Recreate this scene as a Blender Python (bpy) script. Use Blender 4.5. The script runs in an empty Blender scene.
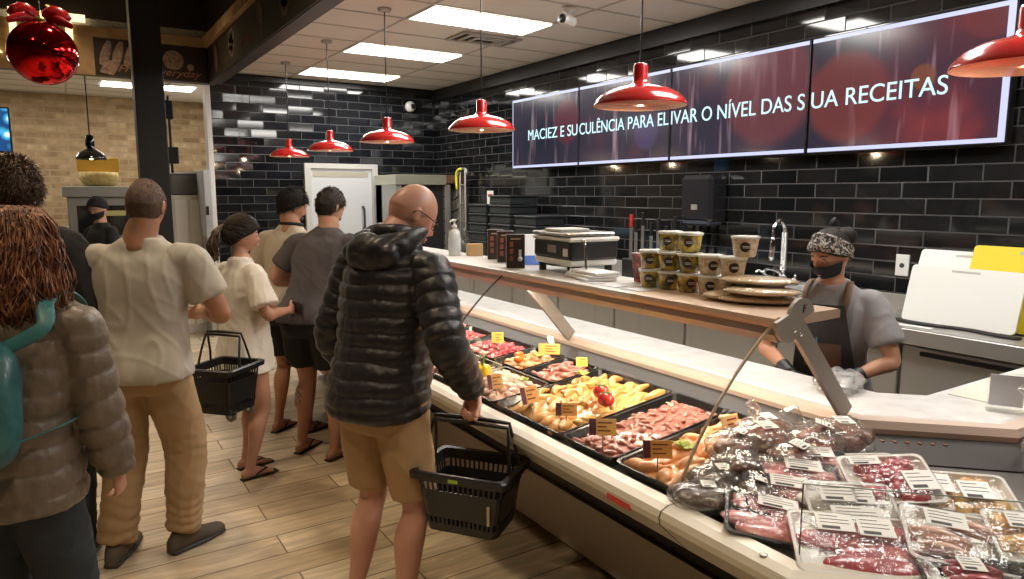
import bpy, bmesh, math, random
from mathutils import Vector as V, Matrix, noise, Euler
from math import sin, cos, pi, radians, sqrt, exp, atan2
RND = random.Random(11)
SC = bpy.context.scene
COL = SC.collection

# ---------------------------------------------------------------- materials
def mat(name, color, rough=0.5, metal=0.0, coat=0.0, emis=None, estr=0.0, noise_amt=0.0, nscale=20, bump=0.0, bscale=60, sheen=0.0, sss=0.0, spec=0.5):
    m = bpy.data.materials.new(name); m.use_nodes = True
    nt = m.node_tree; b = nt.nodes['Principled BSDF']
    c = (*color, 1) if len(color) == 3 else color
    b.inputs['Base Color'].default_value = c
    b.inputs['Roughness'].default_value = rough
    b.inputs['Metallic'].default_value = metal
    b.inputs['Coat Weight'].default_value = coat
    b.inputs['Specular IOR Level'].default_value = spec
    b.inputs['Coat Roughness'].default_value = 0.08
    if sheen: b.inputs['Sheen Weight'].default_value = sheen
    if sss:
        b.inputs['Subsurface Weight'].default_value = sss
        b.inputs['Subsurface Radius'].default_value = (.02, .008, .004)
        b.inputs['Subsurface Scale'].default_value = 1.0
    if emis:
        b.inputs['Emission Color'].default_value = (*emis, 1)
        b.inputs['Emission Strength'].default_value = estr
    if noise_amt or bump:
        tc = nt.nodes.new('ShaderNodeTexCoord')
    if noise_amt:
        n = nt.nodes.new('ShaderNodeTexNoise'); n.inputs['Scale'].default_value = nscale; n.inputs['Detail'].default_value = 4
        nt.links.new(tc.outputs['Object'], n.inputs['Vector'])
        mr = nt.nodes.new('ShaderNodeMapRange'); mr.inputs['From Min'].default_value = .3; mr.inputs['From Max'].default_value = .7
        mr.inputs['To Min'].default_value = 1 - noise_amt; mr.inputs['To Max'].default_value = 1 + noise_amt * .6
        nt.links.new(n.outputs['Fac'], mr.inputs['Value'])
        mx = nt.nodes.new('ShaderNodeVectorMath'); mx.operation = 'SCALE'
        mx.inputs[0].default_value = c[:3]
        nt.links.new(mr.outputs[0], mx.inputs['Scale'])
        nt.links.new(mx.outputs[0], b.inputs['Base Color'])
    if bump:
        n2 = nt.nodes.new('ShaderNodeTexNoise'); n2.inputs['Scale'].default_value = bscale; n2.inputs['Detail'].default_value = 3
        nt.links.new(tc.outputs['Object'], n2.inputs['Vector'])
        bp = nt.nodes.new('ShaderNodeBump'); bp.inputs['Strength'].default_value = bump; bp.inputs['Distance'].default_value = .01
        nt.links.new(n2.outputs['Fac'], bp.inputs['Height'])
        nt.links.new(bp.outputs[0], b.inputs['Normal'])
    return m

def mottled(name, c1, c2, c3=None, scale=30, rough=.35, coat=.3, bump=.3, bscale=None, lo=.42, hi=.58, sss=0):
    """Two or three colours mixed by noise: meat, wood grain, marble."""
    m = mat(name, c1, rough, coat=coat, sss=sss)
    nt = m.node_tree; b = nt.nodes['Principled BSDF']
    tc = nt.nodes.new('ShaderNodeTexCoord')
    oi = nt.nodes.new('ShaderNodeObjectInfo')
    ad = nt.nodes.new('ShaderNodeVectorMath'); ad.operation = 'ADD'
    sc = nt.nodes.new('ShaderNodeVectorMath'); sc.operation = 'SCALE'; sc.inputs[0].default_value = (7, 5, 3)
    nt.links.new(oi.outputs['Random'], sc.inputs['Scale'])
    nt.links.new(tc.outputs['Object'], ad.inputs[0]); nt.links.new(sc.outputs[0], ad.inputs[1])
    n = nt.nodes.new('ShaderNodeTexNoise'); n.inputs['Scale'].default_value = scale; n.inputs['Detail'].default_value = 5; n.inputs['Roughness'].default_value = .6
    nt.links.new(ad.outputs[0], n.inputs['Vector'])
    r = nt.nodes.new('ShaderNodeValToRGB'); e = r.color_ramp.elements
    e[0].position = lo; e[0].color = (*c1, 1); e[1].position = hi; e[1].color = (*c2, 1)
    if c3:
        k = e.new(min(1, hi + .1)); k.color = (*c3, 1)
    nt.links.new(n.outputs['Fac'], r.inputs[0]); nt.links.new(r.outputs[0], b.inputs['Base Color'])
    bp = nt.nodes.new('ShaderNodeBump'); bp.inputs['Strength'].default_value = bump; bp.inputs['Distance'].default_value = .004
    nt.links.new(n.outputs['Fac'], bp.inputs['Height']); nt.links.new(bp.outputs[0], b.inputs['Normal'])
    return m

def plastic_film(name, tint=(1, 1, 1), gloss=.12, white=.0, rough=.08):
    """Clear film or pane: transparent plus a clear reflection that grows at grazing angles."""
    m = bpy.data.materials.new(name); m.use_nodes = True; nt = m.node_tree
    nt.nodes.clear()
    out = nt.nodes.new('ShaderNodeOutputMaterial'); tr = nt.nodes.new('ShaderNodeBsdfTransparent'); tr.inputs[0].default_value = (*tint, 1)
    gl = nt.nodes.new('ShaderNodeBsdfGlossy'); gl.inputs['Roughness'].default_value = rough
    lw = nt.nodes.new('ShaderNodeLayerWeight'); lw.inputs['Blend'].default_value = .5
    pw = nt.nodes.new('ShaderNodeMath'); pw.operation = 'POWER'; pw.inputs[1].default_value = 4.0; nt.links.new(lw.outputs['Facing'], pw.inputs[0])
    ad = nt.nodes.new('ShaderNodeMath'); ad.operation = 'MULTIPLY_ADD'; ad.use_clamp = True; ad.inputs[1].default_value = .75; ad.inputs[2].default_value = gloss * .35
    nt.links.new(pw.outputs[0], ad.inputs[0])
    mx = nt.nodes.new('ShaderNodeMixShader'); nt.links.new(ad.outputs[0], mx.inputs[0])
    last = tr
    if white:
        df = nt.nodes.new('ShaderNodeBsdfDiffuse'); df.inputs[0].default_value = (.85, .85, .85, 1)
        m2 = nt.nodes.new('ShaderNodeMixShader'); m2.inputs[0].default_value = white
        nt.links.new(tr.outputs[0], m2.inputs[1]); nt.links.new(df.outputs[0], m2.inputs[2]); last = m2
    nt.links.new(last.outputs[0], mx.inputs[1]); nt.links.new(gl.outputs[0], mx.inputs[2])
    if rough > .05:
        tc = nt.nodes.new('ShaderNodeTexCoord')
        n2 = nt.nodes.new('ShaderNodeTexNoise'); n2.inputs['Scale'].default_value = 35; n2.inputs['Detail'].default_value = 3
        nt.links.new(tc.outputs['Object'], n2.inputs['Vector'])
        bp = nt.nodes.new('ShaderNodeBump'); bp.inputs['Strength'].default_value = .8; bp.inputs['Distance'].default_value = .01
        nt.links.new(n2.outputs['Fac'], bp.inputs['Height']); nt.links.new(bp.outputs[0], gl.inputs['Normal'])
    nt.links.new(mx.outputs[0], out.inputs[0])
    return m

def brick_mat(name, c1, c2, mortar, bw, rh, msize, rough, axis='x', tilt=0.0, bumpk=.4, bias=0.0, vary=None, coat=0.0, spec=.5):
    """Bricks or tiles laid on a vertical wall (axis = the horizontal direction along the wall) or on the floor (axis 'f')."""
    m = bpy.data.materials.new(name); m.use_nodes = True; nt = m.node_tree; b = nt.nodes['Principled BSDF']
    L = nt.links.new; N = nt.nodes.new
    g = N('ShaderNodeNewGeometry'); sp = N('ShaderNodeSeparateXYZ'); L(g.outputs['Position'], sp.inputs[0])
    cb = N('ShaderNodeCombineXYZ')
    a = {'x': ('X', 'Z'), 'y': ('Y', 'Z'), 'f': ('X', 'Y')}[axis]
    L(sp.outputs[a[0]], cb.inputs[0]); L(sp.outputs[a[1]], cb.inputs[1])
    t = N('ShaderNodeTexBrick'); t.offset = .5 if axis != 'f' else .37; t.offset_frequency = 2; t.squash = 1
    L(cb.outputs[0], t.inputs['Vector'])
    t.inputs['Color1'].default_value = (0, 0, 0, 1); t.inputs['Color2'].default_value = (1, 1, 1, 1); t.inputs['Mortar'].default_value = (.5, .5, .5, 1)
    t.inputs['Scale'].default_value = 1; t.inputs['Mortar Size'].default_value = msize; t.inputs['Mortar Smooth'].default_value = .15
    t.inputs['Bias'].default_value = 0; t.inputs['Brick Width'].default_value = bw; t.inputs['Row Height'].default_value = rh
    r = N('ShaderNodeValToRGB'); e = r.color_ramp.elements; e[0].color = (*c1, 1); e[1].color = (*c2, 1)
    if vary:
        k = e.new(.5); k.color = (*vary, 1)
    L(t.outputs['Color'], r.inputs[0])
    n = N('ShaderNodeTexNoise'); n.inputs['Scale'].default_value = 9 if axis != 'f' else 3; n.inputs['Detail'].default_value = 6
    L(cb.outputs[0], n.inputs['Vector'])
    if axis == 'f':
        mp = N('ShaderNodeMapping'); mp.inputs['Scale'].default_value = (1.1, 9, 1)
        # shift the grain from plank to plank
        av = N('ShaderNodeVectorMath'); av.operation = 'MULTIPLY_ADD'; av.inputs[1].default_value = (9, 5, 0)
        L(t.outputs['Color'], av.inputs[0]); L(cb.outputs[0], av.inputs[2])
        L(av.outputs[0], mp.inputs[0]); L(mp.outputs[0], n.inputs['Vector']); n.inputs['Distortion'].default_value = .8
    mr = N('ShaderNodeMapRange'); mr.inputs[1].default_value = .3; mr.inputs[2].default_value = .7
    mr.inputs[3].default_value = .72 if axis != 'f' else .68; mr.inputs[4].default_value = 1.15 if axis != 'f' else 1.12
    L(n.outputs['Fac'], mr.inputs[0])
    vm = N('ShaderNodeVectorMath'); vm.operation = 'SCALE'; L(r.outputs[0], vm.inputs[0]); L(mr.outputs[0], vm.inputs['Scale'])
    mx = N('ShaderNodeMix'); mx.data_type = 'RGBA'; L(t.outputs['Fac'], mx.inputs['Factor']); L(vm.outputs[0], mx.inputs['A']); mx.inputs['B'].default_value = (*mortar, 1)
    L(mx.outputs['Result'], b.inputs['Base Color'])
    ro = N('ShaderNodeMapRange'); ro.inputs[3].default_value = rough; ro.inputs[4].default_value = .85; L(t.outputs['Fac'], ro.inputs[0]); L(ro.outputs[0], b.inputs['Roughness'])
    b.inputs['Coat Weight'].default_value = coat; b.inputs['Specular IOR Level'].default_value = spec
    bp = N('ShaderNodeBump'); bp.invert = True; bp.inputs['Strength'].default_value = bumpk; bp.inputs['Distance'].default_value = .003
    L(t.outputs['Fac'], bp.inputs['Height'])
    if tilt:
        wn = N('ShaderNodeTexWhiteNoise'); wn.noise_dimensions = '1D'; L(t.outputs['Color'], wn.inputs['W'])
        sb = N('ShaderNodeVectorMath'); sb.operation = 'SUBTRACT'; L(wn.outputs['Color'], sb.inputs[0]); sb.inputs[1].default_value = (.5, .5, .5)
        s2 = N('ShaderNodeVectorMath'); s2.operation = 'SCALE'; s2.inputs['Scale'].default_value = tilt; L(sb.outputs[0], s2.inputs[0])
        ad = N('ShaderNodeVectorMath'); ad.operation = 'ADD'; L(g.outputs['Normal'], ad.inputs[0]); L(s2.outputs[0], ad.inputs[1])
        nm = N('ShaderNodeVectorMath'); nm.operation = 'NORMALIZE'; L(ad.outputs[0], nm.inputs[0])
        L(nm.outputs[0], bp.inputs['Normal'])
    L(bp.outputs[0], b.inputs['Normal'])
    return m

M = {}
M['tile_back'] = brick_mat('black_tile_back', (.006, .007, .009), (.014, .015, .018), (.045, .047, .05), .29, .095, .004, .08, 'x', tilt=.10, spec=.6)
M['tile_right'] = brick_mat('black_tile_right', (.006, .007, .008), (.016, .016, .017), (.045, .045, .045), .29, .095, .004, .07, 'y', tilt=.035, spec=.6)
M['brick'] = brick_mat('tan_brick', (.34, .23, .12), (.56, .42, .25), (.42, .32, .2), .24, .085, .010, .85, 'x', vary=(.45, .32, .18), bumpk=.7)
M['floor'] = brick_mat('wood_plank_tile', (.56, .43, .28), (.78, .66, .48), (.22, .16, .10), 1.2, .195, .004, .34, 'f', vary=(.68, .55, .38), bumpk=.3)
M['white_paint'] = mat('white_paint', (.8, .79, .76), .6)
M['black_paint'] = mat('black_paint', (.012, .012, .013), .5)
M['black_ceiling'] = mat('black_ceiling', (.008, .007, .006), .8)
M['steel'] = mat('brushed_steel', (.62, .60, .57), .28, metal=1.0, bump=.03, bscale=15)
M['dull_steel'] = mat('dull_steel', (.48, .47, .45), .42, metal=.85)
M['chrome'] = mat('chrome', (.85, .85, .86), .08, metal=1)
M['black_plastic'] = mat('black_plastic', (.012, .012, .013), .32)
M['matte_black'] = mat('matte_black', (.015, .014, .014), .7)
M['red_enamel'] = mat('red_enamel', (.55, .012, .012), .22, coat=.8)
M['cream_inner'] = mat('cream_inner', (.98, .86, .52), .5)
M['white_plastic'] = mat('white_plastic', (.82, .81, .78), .35)
M['offwhite_case'] = mat('offwhite_case', (.74, .70, .62), .3, coat=.3)
M['paper'] = mat('paper_label', (.85, .84, .82), .6)
M['ink'] = mat('label_ink', (.05, .05, .055), .6)
M['glass'] = plastic_film('display_glass', (.97, .98, .975), .14, 0, 0.0)
M['film'] = plastic_film('cling_film', (1, 1, 1), .20, .02, .10)
M['bagfilm'] = plastic_film('plastic_bag_film', (.98, .98, .97), .42, .10, .10)
M['lamp_glow'] = mat('lamp_glow', (1, .8, .5), .5, emis=(1, .72, .38), estr=22)
M['panel_glow'] = mat('ceiling_panel_glow', (1, 1, 1), .5, emis=(1.0, .96, .90), estr=9)

def glowing(name, c, s): return mat(name, (.02, .02, .02), .4, emis=c, estr=s)

# ---------------------------------------------------------------- mesh builder
def cr(p0, p1, p2, p3, t):
    return 0.5 * ((2 * p1) + (-p0 + p2) * t + (2 * p0 - 5 * p1 + 4 * p2 - p3) * t * t + (-p0 + 3 * p1 - 3 * p2 + p3) * t ** 3)

def smooth_keys(keys, per=4):
    """keys: list of equal-length tuples/lists; Catmull-Rom resampled."""
    out = []; n = len(keys)
    for i in range(n - 1):
        a, b, c, d = keys[max(0, i - 1)], keys[i], keys[i + 1], keys[min(n - 1, i + 2)]
        for j in range(per):
            t = j / per
            out.append([cr(a[q], b[q], c[q], d[q], t) for q in range(len(b))])
    out.append(list(keys[-1])); return out

class MB:
    def __init__(s): s.bm = bmesh.new(); s.mi = 0; s.T = Matrix.Identity(4)
    def v(s, p): return s.bm.verts.new(s.T @ V(p))
    def f(s, vs, smooth=True):
        try: fc = s.bm.faces.new(vs)
        except ValueError: return None
        fc.material_index = s.mi; fc.smooth = smooth; return fc
    def box(s, a, b, bev=0.0, rot=0.0, piv=None):
        """axis box from corner a to corner b, optional bevel and turn about z"""
        a, b = V(a), V(b); lo = V([min(a[i], b[i]) for i in range(3)]); hi = V([max(a[i], b[i]) for i in range(3)])
        c = (lo + hi) / 2; h = (hi - lo) / 2; piv = V(piv) if piv else c
        if bev > 0:
            bev = min(bev, h.x * .95, h.y * .95, h.z * .95)
        Rm = Matrix.Rotation(rot, 3, 'Z')
        if bev <= 0:
            vs = [s.v(Rm @ (c + V((sx * h.x, sy * h.y, sz * h.z)) - piv) + piv) for sx in (-1, 1) for sy in (-1, 1) for sz in (-1, 1)]
            for q in ((0, 1, 3, 2), (4, 6, 7, 5), (0, 4, 5, 1), (2, 3, 7, 6), (0, 2, 6, 4), (1, 5, 7, 3)): s.f([vs[i] for i in q], False)
            return
        # chamfered box
        g = {}
        for sx in (-1, 1):
            for sy in (-1, 1):
                for sz in (-1, 1):
                    for ax in range(3):
                        d = [h.x - bev, h.y - bev, h.z - bev]; d[ax] += bev
                        g[(sx, sy, sz, ax)] = s.v(Rm @ (c + V((sx * d[0], sy * d[1], sz * d[2])) - piv) + piv)
        S = (-1, 1)
        for ax in range(3):
            o = [i for i in range(3) if i != ax]
            for sg in S:
                def key(u, w):
                    k = [0, 0, 0]; k[ax] = sg; k[o[0]] = u; k[o[1]] = w; return (*k, ax)
                q = [g[key(-1, -1)], g[key(1, -1)], g[key(1, 1)], g[key(-1, 1)]]
                s.f(q, False)
        for ax in range(3):
            o = [i for i in range(3) if i != ax]
            for u in S:
                for w in S:
                    def kk(e, face):
                        k = [0, 0, 0]; k[ax] = e; k[o[0]] = u; k[o[1]] = w; return (*k, face)
                    s.f([g[kk(-1, o[0])], g[kk(1, o[0])], g[kk(1, o[1])], g[kk(-1, o[1])]], False)
        for sx in S:
            for sy in S:
                for sz in S: s.f([g[(sx, sy, sz, i)] for i in range(3)], False)
    def rings(s, rings, cap=True, smooth=True, closed=True):
        vs = [[s.v(p) for p in r] for r in rings]; n = len(vs[0])
        for i in range(len(vs) - 1):
            for j in range(n if closed else n - 1):
                s.f([vs[i][j], vs[i][(j + 1) % n], vs[i + 1][(j + 1) % n], vs[i + 1][j]], smooth)
        if cap and closed:
            s.f(list(reversed(vs[0])), smooth); s.f(vs[-1], smooth)
        return vs
    def loft(s, keys, seg=20, per=4, e=2.0, rnd=True, yax=None):
        """keys: (center, xaxis, yaxis, rx, ry) lofted smoothly, ends rounded off"""
        flat = [[*c, *x, *y, rx, ry] for c, x, y, rx, ry in keys]
        sm = smooth_keys(flat, per)
        R_ = []
        def ring(k, sc=1.0, off=V((0, 0, 0))):
            c = V(k[0:3]) + off; x = V(k[3:6]); y = V(k[6:9]); rx, ry = k[9] * sc, k[10] * sc
            r = []
            for j in range(seg):
                a = 2 * pi * j / seg; ca, sa = cos(a), sin(a)
                r.append(c + x * (rx * abs(ca) ** (2 / e) * (1 if ca > 0 else -1)) + y * (ry * abs(sa) ** (2 / e) * (1 if sa > 0 else -1)))
            return r
        if rnd:
            d0 = (V(sm[0][0:3]) - V(sm[1][0:3])).normalized(); r0 = min(sm[0][9], sm[0][10]) * rnd
            d1 = (V(sm[-1][0:3]) - V(sm[-2][0:3])).normalized(); r1 = min(sm[-1][9], sm[-1][10]) * rnd
            for a in (85, 60, 30): R_.append(ring(sm[0], cos(radians(a)), d0 * r0 * sin(radians(a))))
        for k in sm: R_.append(ring(k))
        if rnd:
            for a in (30, 60, 85): R_.append(ring(sm[-1], cos(radians(a)), d1 * r1 * sin(radians(a))))
        s.rings(R_)
    def tube(s, keys, seg=12, per=3, rnd=1, flat=1.0, up=None):
        """keys: (point, radius) ; parallel transported frame"""
        sm = smooth_keys([[*p, r] for p, r in keys], per) if per > 1 else [[*p, r] for p, r in keys]
        P = [V(k[:3]) for k in sm]; K = []
        t = (P[1] - P[0]).normalized()
        x = (V(up) if up else V((0, 0, 1)) if abs(t.z) < .9 else V((1, 0, 0))); x = (x - t * x.dot(t)).normalized()
        for i in range(len(P)):
            t = (P[min(i + 1, len(P) - 1)] - P[max(i - 1, 0)]).normalized()
            x = (x - t * x.dot(t)).normalized(); y = t.cross(x)
            K.append((P[i], x, y, sm[i][3], sm[i][3] * flat))
        s.loft(K, seg, 1, rnd=rnd)
    def lathe(s, prof, c=(0, 0, 0), seg=28, axis='z', smooth=True):
        c = V(c); R_ = []
        for r, z in prof:
            ring = []
            for j in range(seg):
                a = 2 * pi * j / seg
                q = V((r * cos(a), r * sin(a), z)) if axis == 'z' else (V((r * cos(a), z, -r * sin(a))) if axis == 'y' else V((z, r * cos(a), r * sin(a))))
                ring.append(c + q)
            R_.append(ring)
        s.rings(R_, cap=True, smooth=smooth)
    def ball(s, c, r, seg=16, rings=10, fn=None, Rm=None):
        c = V(c); r = V(r) if not isinstance(r, (int, float)) else V((r, r, r)); R_ = []
        for i in range(1, rings):
            th = pi * i / rings; row = []
            for j in range(seg):
                a = 2 * pi * j / seg; d = V((sin(th) * cos(a), sin(th) * sin(a), cos(th)))
                k = fn(d) if fn else 1
                p = V((d.x * r.x, d.y * r.y, d.z * r.z)) * k
                row.append(c + (Rm @ p if Rm else p))
            R_.append(row)
        s.rings(R_)
    def prism(s, poly, axis, a, b, smooth=False):
        """poly of 2D points extruded along axis from a to b. axis 'x': poly=(y,z); 'y': (x,z); 'z': (x,y)"""
        def mk(p, t): return {'x': (t, p[0], p[1]), 'y': (p[0], t, p[1]), 'z': (p[0], p[1], t)}[axis]
        s.rings([[mk(p, a) for p in poly], [mk(p, b) for p in poly]], smooth=smooth)
    def quad(s, pts, smooth=False): s.f([s.v(p) for p in pts], smooth)
    def slab(s, pts, n, th):
        n = V(n).normalized() * th
        s.rings([[V(p) for p in pts], [V(p) + n for p in pts]], smooth=False)
    def mesh(s, name='m'):
        bmesh.ops.recalc_face_normals(s.bm, faces=s.bm.faces)
        me = bpy.data.meshes.new(name); s.bm.to_mesh(me); s.bm.free(); return me

def obj(name, me, mats, parent=None, loc=(0, 0, 0), rotz=0.0, rot=None, label=None, cat=None, group=None, kind=None, scale=None):
    if isinstance(me, MB): me = me.mesh(name)
    o = bpy.data.objects.new(name, me); COL.objects.link(o)
    if mats is not None and not me.materials:
        for m_ in (mats if isinstance(mats, (list, tuple)) else [mats]): me.materials.append(M[m_] if isinstance(m_, str) else m_)
    if parent: o.parent = parent
    o.location = loc; o.rotation_euler = rot if rot else (0, 0, rotz)
    if scale: o.scale = scale if not isinstance(scale, (int, float)) else (scale,) * 3
    return tag(o, label, cat, group, kind)
def tag(o, label=None, cat=None, group=None, kind=None):
    if label: o['label'] = label
    if cat: o['category'] = cat
    if group: o['group'] = group
    if kind: o['kind'] = kind
    return o
def thing(name, label, cat, loc=(0, 0, 0), rotz=0, group=None, rot=None, scale=None):
    o = bpy.data.objects.new(name, None); COL.objects.link(o); o.empty_display_size = .1
    o.location = loc; o.rotation_euler = rot if rot else (0, 0, rotz)
    if scale: o.scale = (scale,) * 3
    return tag(o, label, cat, group)
def dup(o, loc=None, rotz=None, label=None, group=None, parent=None, scale=None, rot=None):
    c = o.copy(); COL.objects.link(c); c.parent = parent
    if loc is not None: c.location = loc
    if rotz is not None: c.rotation_euler = (0, 0, rotz)
    if rot is not None: c.rotation_euler = rot
    if scale is not None: c.scale = scale if not isinstance(scale, (int, float)) else (scale,) * 3
    if label: c['label'] = label
    if group: c['group'] = group
    for ch in list(o.children):
        dup(ch, parent=c)
    return c
def struct(name, mb, m, **k): return obj(name, mb, m, kind='structure', **k)

_dg = None
def remesh(mb, voxel, smooth=2, name='m'):
    me = mb.mesh(name); o = bpy.data.objects.new('tmp', me); COL.objects.link(o)
    r = o.modifiers.new('r', 'REMESH'); r.mode = 'VOXEL'; r.voxel_size = voxel; r.use_smooth_shade = True
    if smooth:
        q = o.modifiers.new('s', 'SMOOTH'); q.factor = .5; q.iterations = smooth
    dg = bpy.context.evaluated_depsgraph_get(); dg.update()
    out = bpy.data.meshes.new_from_object(o.evaluated_get(dg)); out.name = name
    bpy.data.objects.remove(o); bpy.data.meshes.remove(me)
    for p in out.polygons: p.use_smooth = True
    return out
def displace(me, fn):
    """move every vertex along its normal by fn(position, normal)"""
    nn = [v.normal.copy() for v in me.vertices]
    for v, n in zip(me.vertices, nn): v.co = v.co + n * fn(v.co, n)
    me.update()
def text_obj(name, body, size, mat_, parent=None, loc=(0, 0, 0), rot=(pi / 2, 0, 0), ext=.002, align='LEFT', sx=1.0, shear=0, bold=0):
    cu = bpy.data.curves.new(name, 'FONT'); cu.body = body; cu.size = size; cu.extrude = ext; cu.align_x = align; cu.shear = shear; cu.offset = bold
    t = bpy.data.objects.new('tmp_text', cu); COL.objects.link(t)
    dg = bpy.context.evaluated_depsgraph_get(); dg.update()
    me = bpy.data.meshes.new_from_object(t.evaluated_get(dg)); bpy.data.objects.remove(t); bpy.data.curves.remove(cu)
    me.materials.clear(); me.name = name
    o = obj(name, me, mat_, parent, loc, rot=rot); o.scale = (sx, 1, 1); return o
# ================================================================ THE ROOM
CZ = 2.98           # white ceiling
WX, WY = 4.25, 8.55  # black tiled walls
b = MB(); b.box((-5, -4, -.1), (5, 12, 0)); struct('floor', b, 'floor')
b = MB(); b.box((1.26, -4, CZ), (WX + .2, WY + .2, CZ + .1)); b.box((-5, 7, CZ), (1.26, 11.8, CZ + .1)); b.box((1.26, 8.5, CZ), (2.2, 11.8, CZ + .1))
M['ceil'] = mat('ceiling_tile', (.78, .75, .70), .8, bump=.15, bscale=150)
struct('ceiling', b, 'ceil')
b = MB(); b.box((-5, -4, 3.7), (1.3, 7, 3.8)); struct('ceiling_dark_void', b, 'black_ceiling')
b = MB(); b.box((WX, -4, 0), (WX + .15, WY + .15, CZ + .1)); struct('wall_right', b, 'tile_right')
b = MB(); b.box((1.45, WY, 0), (WX, WY + .15, CZ + .1)); struct('wall_back', b, 'tile_back')
b = MB(); b.box((2.02, WY + .15, 0), (2.14, 11.55, CZ + .1)); struct('wall_bakery_side', b, 'white_paint')
b = MB(); b.box((-5, 11.55, 0), (2.2, 11.7, CZ + .1)); struct('wall_bakery', b, 'brick')
M['warm_wall'] = mat('warm_wall', (.16, .12, .09), .8)
b = MB(); b.box((-5.15, -4, 0), (-5, 11.7, 3.8)); struct('wall_left', b, 'warm_wall')
b = MB(); b.box((-5, -4.15, 0), (5, -4, 3.8)); struct('wall_front', b, 'warm_wall')
b = MB(); b.box((1.415, WY - .02, 0), (1.465, WY + .16, CZ)); struct('trim_1', b, 'white_paint')
b = MB()
for i in range(-1, 3):
    x = 2.33 - 1.07 + i * 1.07
    if x < 1.27: continue
    b.box((x - .012, -3.9, CZ - .004), (x + .012, WY, CZ))
for k in range(-16, 8):
    y = 4.69 + .5 * k
    if y < WY: b.box((1.27, y - .012, CZ - .0045), (WX, y + .012, CZ - .0005))
for x in (-2, -.93, .14, 1.21): b.box((x - .012, 7.1, CZ - .004), (x + .012, 11.5, CZ))
for k in range(9): b.box((-4.9, 7.4 + .5 * k - .012, CZ - .0045), (1.4, 7.4 + .5 * k + .012, CZ - .0005))
M['tbar'] = mat('ceiling_grid', (.48, .46, .43), .6)
struct('trim_2', b, 'tbar')
# dark cornice beam along the top of the right wall
b = MB(); b.box((WX - .05, -3.9, CZ - .14), (WX - .001, WY - .01, CZ - .006)); b.box((1.47, WY - .04, CZ - .07), (WX - .06, WY - .001, CZ - .006)); struct('trim_3', b, mat('dark_cornice', (.010, .010, .011), .35))

# bulkhead (soffit) with printed boards and a lit sign
M['oak'] = mottled('oak_trim', (.36, .21, .09), (.46, .29, .14), scale=6, rough=.6, coat=0, bump=.05)
M['board'] = mat('dark_board', (.030, .020, .015), .45, noise_amt=.3, nscale=4)
FB, FT = 2.63, 3.0
b = MB(); b.box((-5, 7.0, FB), (1.26, 7.12, FT)); b.box((1.20, -4, FB), (1.30, 7.0, FT)); b.box((-5, 7.0, FT), (1.26, 7.14, 3.7)); b.box((1.21, -4, FT), (1.30, 7.0, 3.7))
struct('soffit', b, 'board')
b = MB()
b.box((-5, 6.96, FT - .07), (1.19, 7.0, FT + .015)); b.box((1.155, -4, FT - .07), (1.2, 7.0, FT + .015)); struct('trim_4', b, 'oak')
b = MB(); b.box((-5, 6.97, FB - .005), (.31, 7.0, FT - .07)); struct('trim_5', b, 'oak')
# printed pictures on the dark boards (a bread, a round pizza, vegetables): flat line art
M['print'] = mat('printed_brown', (.30, .20, .14), .7, noise_amt=.5, nscale=30)
M['printdark'] = mat('printed_dark_brown', (.13, .085, .06), .7, noise_amt=.5, nscale=40)
t = thing('printed_board', 'dark brown bakery board printed with breads, a round dish and a script slogan', 'sign', (.31, 6.96, FB))
b = MB(); b.box((0, 0, 0), (.87, .01, .30)); obj('board', b, 'board', t)
b = MB()
for i in range(3):
    x = .05 + i * .09
    b.tube([((x, -.002, .08), .016), ((x + .02, -.002, .13), .034), ((x + .045, -.002, .21), .034), ((x + .065, -.002, .28), .014)], 12, 3, up=(1, 0, 0), flat=.08)
b.slab([(.03, -.001, .02), (.13, -.001, .0), (.19, -.001, .10), (.08, -.001, .13)], (0, -1, 0), .005)
obj('printed_bread', b, 'print', t)
b = MB(); b.lathe([(.085, -.001), (.085, -.004), (.0851, -.0041), (.07, -.004), (.069, -.002)], (.60, 0, .17), axis='y')
for k in range(9):
    a = k * .7; rr = .045 if k else 0
    b.lathe([(.019, -.002), (.017, -.006)], (.60 + rr * cos(a), 0, .17 + rr * sin(a)), seg=10, axis='y')
b.lathe([(.03, -.001), (.028, -.004)], (.735, 0, .12), seg=14, axis='y')
obj('printed_dish', b, 'print', t)
text_obj('printed_slogan', 'Fresh everyday', .085, mat('slogan_brown', (.34, .15, .09), .6), t, (.16, -.004, .035), ext=.001, shear=.35, sx=1.25)
t = thing('printed_board', 'long dark board on the soffit side, printed with bottle and vegetable drawings', 'sign', (1.195, 0.0, FB + .005))
b = MB(); b.box((-.006, 1.0, 0), (0.002, 6.95, .29)); obj('board', b, 'board', t)
for y in (6.5, 4.9, 3.6):
    b = MB(); b.slab([(-.007, y, .03), (-.007, y + .1, .06), (-.007, y + .12, .22), (-.007, y + .05, .28), (-.007, y - .02, .2)], (-1, 0, 0), .003); obj('printed_bottle', b, 'printdark', t)
for y in (5.9, 4.35):
    b = MB()
    for k in range(7):
        a = k * .9; b.lathe([(.055, -.007), (.05, -.010)], (0, y + .06 * cos(a), .16 + .06 * sin(a)), seg=10, axis='x')
    obj('printed_vegetable', b, 'printdark', t)
text_obj('printed_slogan', 'fresh', .12, mat('slogan_dark', (.15, .06, .04), .6), t, (-.008, 5.6, .06), rot=(pi / 2, 0, -pi / 2), ext=.001, shear=.35, sx=1.4)
# backlit letters
t = thing('bakery_sign', 'backlit cream capital letters on the wooden bulkhead behind the red ornament', 'sign', (-1.50, 6.955, FB + .115))
gl = glowing('lit_letter', (1, .80, .42), 1.6)
for i, ch in enumerate('MARKET'):
    text_obj('letter', ch, .50, gl, t, (i * .305, 0, 0), ext=.012, sx=.80, bold=.006)

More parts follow.
